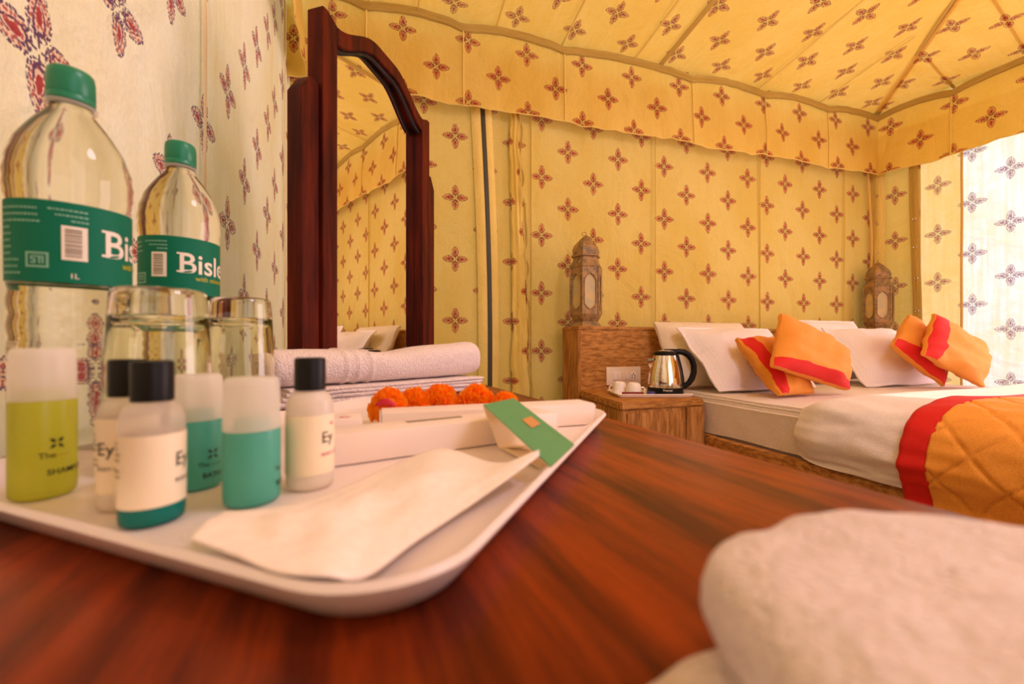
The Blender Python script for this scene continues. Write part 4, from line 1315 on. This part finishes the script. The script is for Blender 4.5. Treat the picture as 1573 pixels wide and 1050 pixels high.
gel_bottle('aqua gel bottle with frosted cap, half hidden by the black-capped bottle in front', loc(303, 0.2435, zt0), 0.0124, 0.0640, 0.0380, M['blue_gel'], M['frost_cap'],
           [('*', 1, 0, 34, 0.0195, M['print_dark'], 0), ('The -----', 0.0036, 0.002, 0, 0.0128, M['print_dark'], 0.0), ('BATH GEL', 0.0040, 0.01, 10, 0.0065, M['print_dark'], 0.0)])
gel_bottle('aqua gel bottle with frosted cap standing left of the lotion bottle', loc(387, 0.2205, zt0), 0.0131, 0.0640, 0.0370, M['blue_gel'], M['frost_cap'],
           [('The -----', 0.0036, 0.002, 48, 0.0155, M['print_dark'], 0.0), ('BATH GEL', 0.0040, 0.01, 52, 0.0080, M['print_dark'], 0.0)])
def capped(label, loc_, r, h, lz0, lz1, body, lower, phi, magenta):
    b = thing('lotion_bottle', label, 'bottle', loc_, 0, 'black-capped toiletry bottles')
    f = facing(loc_)
    hc = h - 0.0195
    g = G(); g.lathe([(r * 0.86, 0.0), (r * 0.97, 0.001), (r, 0.004), (r, lz0), ], seg=40); bd = obj('liquid', g, lower, b, None, 50)
    g = G(); g.lathe([(r, lz0 + 0.0001), (r, hc - 0.010), (r * 0.97, hc - 0.006), (r * 0.84, hc - 0.002), (r * 0.60, hc), (r * 0.56, hc + 0.002)], seg=40); obj('body', g, body, b, None, 60)
    g = G(); g.lathe([(r * 0.66, hc + 0.001), (r * 0.66, h - 0.0014), (r * 0.63, h - 0.0003), (r * 0.56, h)], seg=40, ); obj('cap', g, M['black_plastic'], b, None, 40)
    g = G(); g.lathe([(r + 0.0003, lz0), (r + 0.0003, lz1)], seg=40, cap=(False, False)); lb = obj('label', g, M['label_cream'], b, None, 80)
    rt = r + 0.0006; q = f + R(phi)
    zz = (lz0 + lz1) / 2
    e = text_geo('Ey', 0.0088, 0.0); serifs(e, 0.0, 0.0012, -0.0002, 0.0002)
    obj('print', wrap(e, rt, q, zz + 0.001), M['print_dark'], lb, None, 0)
    s2 = text_geo('BODY LOTION', 0.0026, 0.004); wrap(s2, rt, q, zz - 0.0065)
    obj('small_print', s2, M['print_magenta'] if magenta else M['print_dark'], lb, None, 0)
    if magenta:
        t = G()
        for i in range(3):
            a = R(40 + 50 * i); c, s_ = math.cos(a), math.sin(a)
            t.add([(x * c - y * s_, x * s_ + y * c, 0) for x, y in ((0, 0), (0.0010, 0.0005), (0.0020, 0), (0.0010, -0.0005))], [(0, 1, 2, 3)])
        obj('emblem', wrap(t, rt, q + 0.55, zz + 0.0105), M['print_magenta'], lb, None, 0)
    else:
        ln = G(); random.seed(9)
        for row in range(7):
            if row in (2,): continue
            x = 0.0
            while x < (0.005 if row < 5 else 0.003):
                w2 = random.uniform(0.0006, 0.0014); rect(ln, x, row * 0.0024, x + w2, row * 0.0024 + 0.0009); x += w2 + 0.0004
        obj('fine_print', wrap(ln, rt, f + R(-82), lz0 + 0.014), M['print_grey'], lb, None, 0)
    return b
capped('black-capped bottle at the very front of the tray, cream label over teal liquid', loc(234, 0.1965, zt0), 0.0123, 0.0735, 0.0085, 0.0405, M['clear_pet'], M['teal_gel'], 38, False)
capped('black-capped bottle mostly hidden behind the front one, beside the yellow-green shampoo', loc(197, 0.2155, zt0), 0.0122, 0.0735, 0.0085, 0.0450, M['clear_pet'], M['lotion'], -60, False)
capped('creamy lotion bottle with black cap, rightmost of the toiletries', loc(476, 0.2445, zt0), 0.0126, 0.0735, 0.0085, 0.0415, M['lotion'], M['lotion'], 26, True)
# liquid visible through the clear bottle shoulders is the lotion colour itself

# cartons on the tray --------------------------------------------------
def carton(name, label, A, B, depth, h, cat='box', group=None, print_strip=None, flap=True):
    """A, B: front bottom corners (left, right) in plan; depth goes away from the viewer"""
    A = Vector(A); B = Vector(B); d = (B - A); L = d.length; d.normalize(); n2 = Vector((-d.y, d.x))
    c = (A + B) / 2 + n2 * depth / 2
    o = thing(name, label, cat, (c.x, c.y, TF + 0.0004), math.atan2(d.y, d.x), group)
    g = G(); g.box((0, 0, h / 2), (L, depth, h), 0.0012); obj('carton', g, M['card'], o)
    if flap:
        g = G(); g.box((L / 2 + 0.0010, 0, h / 2 - 0.0006), (0.0012, depth * 0.96, h * 0.9), 0.0004); obj('end_flap', g, M['card'], o)
        g = G(); g.box((-L / 2 - 0.0010, 0, h / 2 - 0.0006), (0.0012, depth * 0.96, h * 0.9), 0.0004); obj('end_flap', g, M['card'], o)
    if print_strip:
        x0, x1, y0, y1 = print_strip
        g = G(); g.box(((x0 + x1) / 2, (y0 + y1) / 2, h + 0.0001), (x1 - x0, y1 - y0, 0.0004)); obj('printed_strip', g, M['print_grey'], o, None, 0)
    return o
carton('amenity_carton', 'long white carton nearer the lotion bottle, dark strip printed on top', (-0.121, 0.279), (0.0405, 0.379), 0.034, 0.0205, 'box', 'long white cartons on the tray', (-0.035, 0.012, 0.004, 0.010))
carton('amenity_carton', 'long white carton farthest back on the tray, in front of the marigolds', (-0.113, 0.367), (0.0845, 0.432), 0.034, 0.0215, 'box', 'long white cartons on the tray')
sb = carton('soap_box', 'small pinkish white soap box behind the lotion bottle', (-0.170, 0.345), (-0.128, 0.362), 0.030, 0.018, flap=False)
g = G(); t = text_geo('Ey', 0.012, 0.0, 0.3); t.v = [Vector((p.x * 0.9 + 0.003, p.y * 0.9 - 0.006, 0.0183)) for p in t.v]
obj('print', t, M['print_magenta'], sb, None, 0)

# green open carton: sloping green lid, upright end, loose base
gc0 = Vector((0.010, 0.300, TF))
gcn = thing('soap_carton', 'open green card carton propped on the right rim of the tray', 'box', gc0)
def slab(q, th, down=None):
    q = [Vector(p) for p in q]
    nn_ = (q[1] - q[0]).cross(q[3] - q[0]).normalized()
    if down is not None and nn_.dot(down) < 0: nn_ = -nn_
    g = G(); a = q + [p + nn_ * th for p in q]
    g.add(a, [(0, 1, 2, 3), (7, 6, 5, 4), (0, 4, 5, 1), (1, 5, 6, 2), (2, 6, 7, 3), (3, 7, 4, 0)]); return g
gTL, gTR = P(742, 621, 0.333), P(789, 611, 0.372)
gBL, gBR = Pz(846, 716, -0.0685), Pz(882, 682, -0.0685)
obj('green_panel', slab([gTL, gTR, gBR, gBL], 0.0006, Vector((0, 0, -1))), M['card_green'], gcn, gc0, 0)
dn = Vector((0, 0, -0.0008))
obj('lining', slab([gTL + dn, gTR + dn, gBR + dn, gBL + dn], 0.0005, Vector((0, 0, -1))), M['card_inside'], gcn, gc0, 0)
eL, eR = Pz(766, 688, zf + 0.0006), Pz(803, 681, zf + 0.0006)
obj('end_panel', slab([gTL + dn, gTR + dn, eR, eL], 0.0006), M['card_inside'], gcn, gc0, 0)
bL, bR = Pz(835, 722, zf + 0.0006), Pz(866, 702, zf + 0.0006)
obj('base_panel', slab([eL, eR, bR, bL], 0.0006, Vector((0, 0, 1))), M['card_inside'], gcn, gc0, 0)
tuck = [eL, eL.lerp(eR, 0.5), eL.lerp(eR, 0.5) + Vector((0.020, -0.018, 0.004)), eL + Vector((0.022, -0.014, 0.004))]
obj('tuck_flap', slab(tuck, 0.0005, Vector((0, 0, 1))), M['card_inside'], gcn, gc0, 0)
def gp(a, b, lift=0.0004):
    p = gTL.lerp(gTR, a).lerp(gBL.lerp(gBR, a), b)
    nn_ = (gTR - gTL).cross(gBL - gTL).normalized()
    if nn_.z < 0: nn_ = -nn_
    return p + nn_ * lift
M['sticker'] = plain('tan_sticker', (206, 150, 92), 0.5)
st = obj('sticker', slab([gp(0.48, 0.42), gp(0.80, 0.42), gp(0.80, 0.58), gp(0.48, 0.58)], 0.0001, Vector((0, 0, 1))), M['sticker'], gcn, gc0, 0)

# tissue sheet -----------------------------------------------------------
TSn = [Pz(292, 826, -0.0684), Pz(360, 852, -0.0682), Pz(425, 878, -0.0680), Pz(500, 884, -0.0682), Pz(564, 884, -0.0735), Pz(640, 830, -0.0770), Pz(730, 770, -0.0755), Pz(828, 700, -0.0640)]
TSf = [Pz(355, 790, zf + 0.001), Pz(430, 777, zf + 0.001), Pz(480, 765, zf + 0.001), Pz(540, 742, zf + 0.001), Pz(600, 715, zf + 0.002), Pz(678, 688, -0.0690), Pz(760, 710, -0.0755), Pz(828, 699, -0.0640)]
def poly_at(pl, t):
    x = t * (len(pl) - 1); i = min(int(x), len(pl) - 2); f = x - i
    a = pl[max(i - 1, 0)]; b = pl[i]; c = pl[i + 1]; d = pl[min(i + 2, len(pl) - 1)]
    return 0.5 * ((2 * b) + (c - a) * f + (2 * a - 5 * b + 4 * c - d) * f * f + (3 * b - a - 3 * c + d) * f ** 3)
def tissue(u, v):
    p = poly_at(TSn, u).lerp(poly_at(TSf, u), v)
    k = math.sin(math.pi * v)
    p.z += k * (0.0035 + 0.0030 * nz((u * 4.0, v * 3.0, 1)) + 0.0012 * nz((u * 11, v * 7, 5)))
    p.z = max(p.z, TF + 0.0006)
    return p
g = G(); g.grid(tissue, lsp(0, 1, 70), lsp(0, 1, 34))
ts = tag(obj('tissue', g, M['paper'], None, None, 80), 'crumpled white tissue sheet lying across the front of the tray', 'tissue')
md = ts.modifiers.new('thickness', 'SOLIDIFY'); md.thickness = 0.0004

# marigolds ---------------------------------------------------------------
def marigold_geo(r, seed):
    random.seed(seed); g = G()
    n = 210
    core = G(); core.lathe([(0.002, -0.55 * r), (r * 0.5, -0.48 * r), (r * 0.74, -0.2 * r), (r * 0.78, 0.1 * r), (r * 0.6, 0.42 * r), (r * 0.25, 0.58 * r)], seg=14)
    g.join(core)
    for i in range(n):
        z = 1 - 1.45 * (i + 0.5) / n
        a = i * 2.39996 + random.uniform(-0.2, 0.2)
        q = math.sqrt(max(0, 1 - z * z))
        d = Vector((q * math.cos(a), q * math.sin(a), z * 0.78)).normalized()
        t = d.cross(Vector((0, 0, 1))); t = t.normalized() if t.length > 1e-3 else Vector((1, 0, 0))
        rot = Matrix.Rotation(random.uniform(-1.2, 1.2), 3, d)
        t = rot @ t; b = d.cross(t)
        s_ = r * random.uniform(0.88, 1.06) * (0.80 + 0.2 * (1 - abs(z)))
        w = r * random.uniform(0.16, 0.24); ln = r * 0.12
        base = Vector((d.x, d.y, d.z)) * s_ * 0.62; tip = Vector((d.x, d.y, d.z)) * s_
        pts = [base, tip - t * w - b * ln * random.uniform(-1, 1), tip + d * r * 0.05 + b * ln * random.uniform(-1.6, 1.6), tip + t * w - b * ln * random.uniform(-1, 1)]
        side = tip - t * w * 0.45 + d * r * 0.07 + b * ln; side2 = tip + t * w * 0.45 + d * r * 0.06 - b * ln
        g.add([pts[0], pts[1], side, pts[2], side2, pts[3]], [(0, 1, 2), (0, 2, 3), (0, 3, 4), (0, 4, 5)])
    return g
MGl = ['orange marigold head at the left end of the row, a pink petal on its front',
       'small orange marigold head second from left, squeezed between two bigger ones',
       'orange marigold head third from left in the row behind the white carton',
       'orange marigold head fourth from left, beside the green carton top',
       'smallest orange marigold head at the right end, peeping over the green carton']
flowers = [(597, 0.435, 0.0185, 0.0), (637, 0.455, 0.0165, 0.0), (676, 0.470, 0.0195, 0.0), (731, 0.480, 0.0200, 0.0), (776, 0.470, 0.0150, 0.0)]
for i, (px, d, r, dz) in enumerate(flowers):
    c = Vector(((px - 786) / F * d, d, TF + 0.56 * r + 0.003))
    topy = 604 if i not in (0, 4) else 606
    c.z = max(c.z, TF + 0.5 * r)
    mg = thing('marigold', MGl[i], 'flower', (c.x, c.y, TF + 0.0005), random.random() * 6, 'marigold heads on the tray')
    g = marigold_geo(r * 1.08, 20 + i); zmin = min(p.z for p in g.v)
    g.v = [p - Vector((0, 0, zmin)) for p in g.v]
    # the heads rest on a bed of their own lower petals and reach the height seen in the photograph
    sc = ((CZ + (530 - (588.0 if i in (2, 3) else 593.0 if i < 2 else 600.0)) / F * d) - TF) / max(p.z for p in g.v)
    g.v = [Vector((p.x, p.y, p.z * sc)) for p in g.v]
    pt_ = obj('petals', g, M['marigold'], mg, None, 0, fix=False); pt_['kind'] = 'stuff'
g = G()
g.grid(lambda u, v: P(592 + u * 16, 617 - v * 5 + u * u * 5, 0.4105 + 0.004 * u * u) , lsp(-1, 1, 7), lsp(-1, 1, 5), None, lambda u, v: u * u + v * v < 1.1)
tag(obj('petal', g, M['rose_petal'], None, P(597, 617, 0.411), 60, solid=0.0006), 'deep pink petal lying against the leftmost marigold', 'petal')

# towels -------------------------------------------------------------------
TA, TB = Vector((-0.300, 0.545)), Vector((-0.048, 0.800))
td = (TB - TA).normalized(); tn2 = Vector((-td.y, td.x)); TLg = (TB - TA).length
def tw_pt(l, w, z):
    q = TA + td * l + tn2 * w
    return Vector((q.x, q.y, z))
tstack = thing('folded_towel', 'flat folded white towel in thin layers under the rolled towel', 'towel', tw_pt(TLg / 2, 0.08, TT))
zc = TT + 0.0006
for i, th in enumerate((0.0088, 0.0062, 0.0056, 0.0052)):
    g = G(); m_ = 40
    def layer(l, a, th=th, zc=zc, i=i):
        # closed rounded section running along l
        w0, w1 = 0.004 + 0.003 * nz((l * 12, i, 0)), 0.150
        r = th / 2 * 0.94
        if a < 0.5:
            t = a * 2; w = w0 + r + (w1 - w0 - 2 * r) * t; z = zc + th / 2 + r
        else:
            t = (a - 0.5) * 2; w = w1 - r - (w1 - w0 - 2 * r) * t; z = zc + th / 2 - r
        z += 0.0012 * nz((l * 22, i * 3.1, 2)) * (0.3 if i == 0 else 1)
        return tw_pt(l, w, z)
    rad = th / 2 * 0.94
    def sec(l, k, th=th, zc=zc, i=i, rad=rad):
        wob = 0.0010 * nz((l * 26, i * 3.1, 2)) if i else 0.0
        w0, w1 = 0.004 + 0.004 * nz((l * 12, i * 5.0, 0)), 0.150
        if k <= 6:
            a = math.pi / 2 + math.pi * k / 6; w = w0 + rad + rad * math.cos(a); z = zc + th / 2 + rad * math.sin(a)
        else:
            a = -math.pi / 2 + math.pi * (k - 7) / 6; w = w1 - rad + rad * math.cos(a); z = zc + th / 2 + rad * math.sin(a)
        return tw_pt(l, w, z + wob)
    ks = list(range(14)) + [0]
    us = lsp(0.002 + 0.004 * i, TLg - 0.012 + 0.003 * i, 50)
    vs = [sec(l, k) for l in us for k in range(14)]
    fs = [(a * 14 + b, a * 14 + (b + 1) % 14, (a + 1) * 14 + (b + 1) % 14, (a + 1) * 14 + b) for a in range(49) for b in range(14)]
    fs += [tuple(range(14)), tuple(reversed([49 * 14 + b for b in range(14)]))]
    g.add(vs, fs)
    obj('fold', g, M['towel'], tstack, tstack.location, 50)
    zc += th * 0.97
zc += 0.0010
def roll_pt(l, a):
    t = l / TLg
    ry = 0.0262 + 0.005 * max(0, (t - 0.45) / 0.55) - 0.003 * math.exp(-((t - 0.5) / 0.12) ** 2)
    rw = 0.046 - 0.006 * t
    # band of woven ridges near the left third
    rid = 0.0
    for c in (0.27, 0.32, 0.38):
        rid += 0.0026 * math.exp(-((t - c) / 0.008) ** 2)
    cs, sn = math.cos(a), math.sin(a)
    e = 0.75
    w = (rw + rid) * math.copysign(abs(cs) ** e, cs); z = (ry + rid) * math.copysign(abs(sn) ** e, sn)
    lift = 0.003 * max(0, (t - 0.55) / 0.45) ** 1.6
    wob = 0.0022 * nz((l * 16, cs * 1.6, sn * 1.6)) + 0.0008 * nz((l * 60, cs * 5, sn * 5))
    return tw_pt(l, 0.058 + w * (1 + wob * 8), zc + ry + z * (1 + wob * 12) + lift)
rt_ = thing('rolled_towel', 'thick rolled white terry towel lying on top of the folded towel', 'towel', tw_pt(TLg / 2, 0.06, zc))
g = G(); na = 34; us = lsp(0.004, TLg - 0.004, 120)
vs = [roll_pt(l, 2 * math.pi * k / na) for l in us for k in range(na)]
fs = [(a * na + b, a * na + (b + 1) % na, (a + 1) * na + (b + 1) % na, (a + 1) * na + b) for a in range(119) for b in range(na)]
# rounded ends
for end, base_i, sgn in ((us[0], 0, -1), (us[-1], 119 * na, 1)):
    ctr = sum((vs[base_i + k] for k in range(na)), Vector()) / na
    prev = [base_i + k for k in range(na)]
    for j, (sc, ol) in enumerate(((0.93, 0.006), (0.75, 0.009), (0.45, 0.008))):
        cur = []
        for k in range(na):
            p = ctr + (vs[base_i + k] - ctr) * sc + Vector((td.x, td.y, 0)) * ol * sgn
            vs.append(p); cur.append(len(vs) - 1)
        fs += [(prev[k], prev[(k + 1) % na], cur[(k + 1) % na], cur[k]) for k in range(na)]
        prev = cur
    fs.append(tuple(prev))
g.add(vs, fs)
obj('terry_roll', g, M['towel'], rt_, rt_.location, 70)
g = G()
sp = []
for i in range(60):
    a = i / 59 * 4.2 * math.pi; k = 1 - i / 70
    p = roll_pt(us[0], a) ; ctr = tw_pt(us[0], 0.058, zc + 0.0235)
    sp.append(ctr + (p - ctr) * (0.96 * k) - Vector((td.x, td.y, 0)) * (0.006 + 0.003 * (1 - k)))
g.tube(sp, 0.0022, 6); obj('rolled_end', g, M['towel'], rt_, rt_.location, 70)

# near towel at the lower right: two soft layers
nt = thing('hand_towel', 'large blurred white hand towel in the near right corner of the table', 'towel', (0.12, 0.05, TT))
def soft_slab(pl, z0, z1, seed, name, rnd=0.012):
    # smooth closed outline
    m_ = 90; n = len(pl); out = []
    for i in range(m_):
        x = i / m_ * n; k = int(x); f = x - k
        a, b, c, d = [Vector(pl[(k + j) % n]) for j in (-1, 0, 1, 2)]
        out.append(0.5 * ((2 * b) + (c - a) * f + (2 * a - 5 * b + 4 * c - d) * f * f + (3 * b - a - 3 * c + d) * f ** 3))
    ctr = sum(out, Vector((0, 0))) / m_
    rings = []
    h = z1 - z0
    for (ins, z) in [(0.006, 0), (0.002, 0.08), (0, 0.3), (0, 0.55), (0.0015, 0.78), (0.005, 0.92), (0.011, 1.0)]:
        rings.append((ins, z0 + h * z, 1.0))
    for s_ in (0.8, 0.6, 0.4, 0.2, 0.05):
        rings.append((0.011, z1 + 0.0008, s_))
    g = G(); vs = []
    for (ins, z, sc) in rings:
        for i, p in enumerate(out):
            dd = (ctr - p); L_ = dd.length
            q = ctr + (p + dd / L_ * ins - ctr) * sc
            wv = 0.0013 * nz((q.x * 75, q.y * 75, seed + z * 60)) + 0.0020 * nz((q.x * 28, q.y * 28, seed))
            out2 = q - dd / L_ * wv * 0.8
            vs.append((out2.x, out2.y, z + (wv if z > z0 + 0.004 else 0)))
    fs = []
    for i in range(len(rings) - 1):
        for j in range(m_):
            k = (j + 1) % m_
            fs.append((i * m_ + j, i * m_ + k, (i + 1) * m_ + k, (i + 1) * m_ + j))
    fs += [tuple(reversed(range(m_))), tuple((len(rings) - 1) * m_ + j for j in range(m_))]
    g.add(vs, fs)
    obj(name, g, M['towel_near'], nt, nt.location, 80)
soft_slab([(0.058, 0.108), (0.025, 0.090), (0.010, 0.055), (0.012, -0.03), (0.10, -0.05), (0.19, -0.03), (0.20, 0.05), (0.13, 0.098), (0.09, 0.112)], TT + 0.0006, TT + 0.0155, 1, 'lower_fold')
soft_slab([(0.0445, 0.098), (0.052, 0.111), (0.064, 0.1185), (0.078, 0.127), (0.098, 0.134), (0.120, 0.131), (0.142, 0.120), (0.170, 0.100), (0.20, 0.06), (0.19, -0.02), (0.10, -0.045), (0.05, -0.02), (0.0435, 0.05)], TT + 0.0162, TT + 0.0365, 6, 'upper_fold')
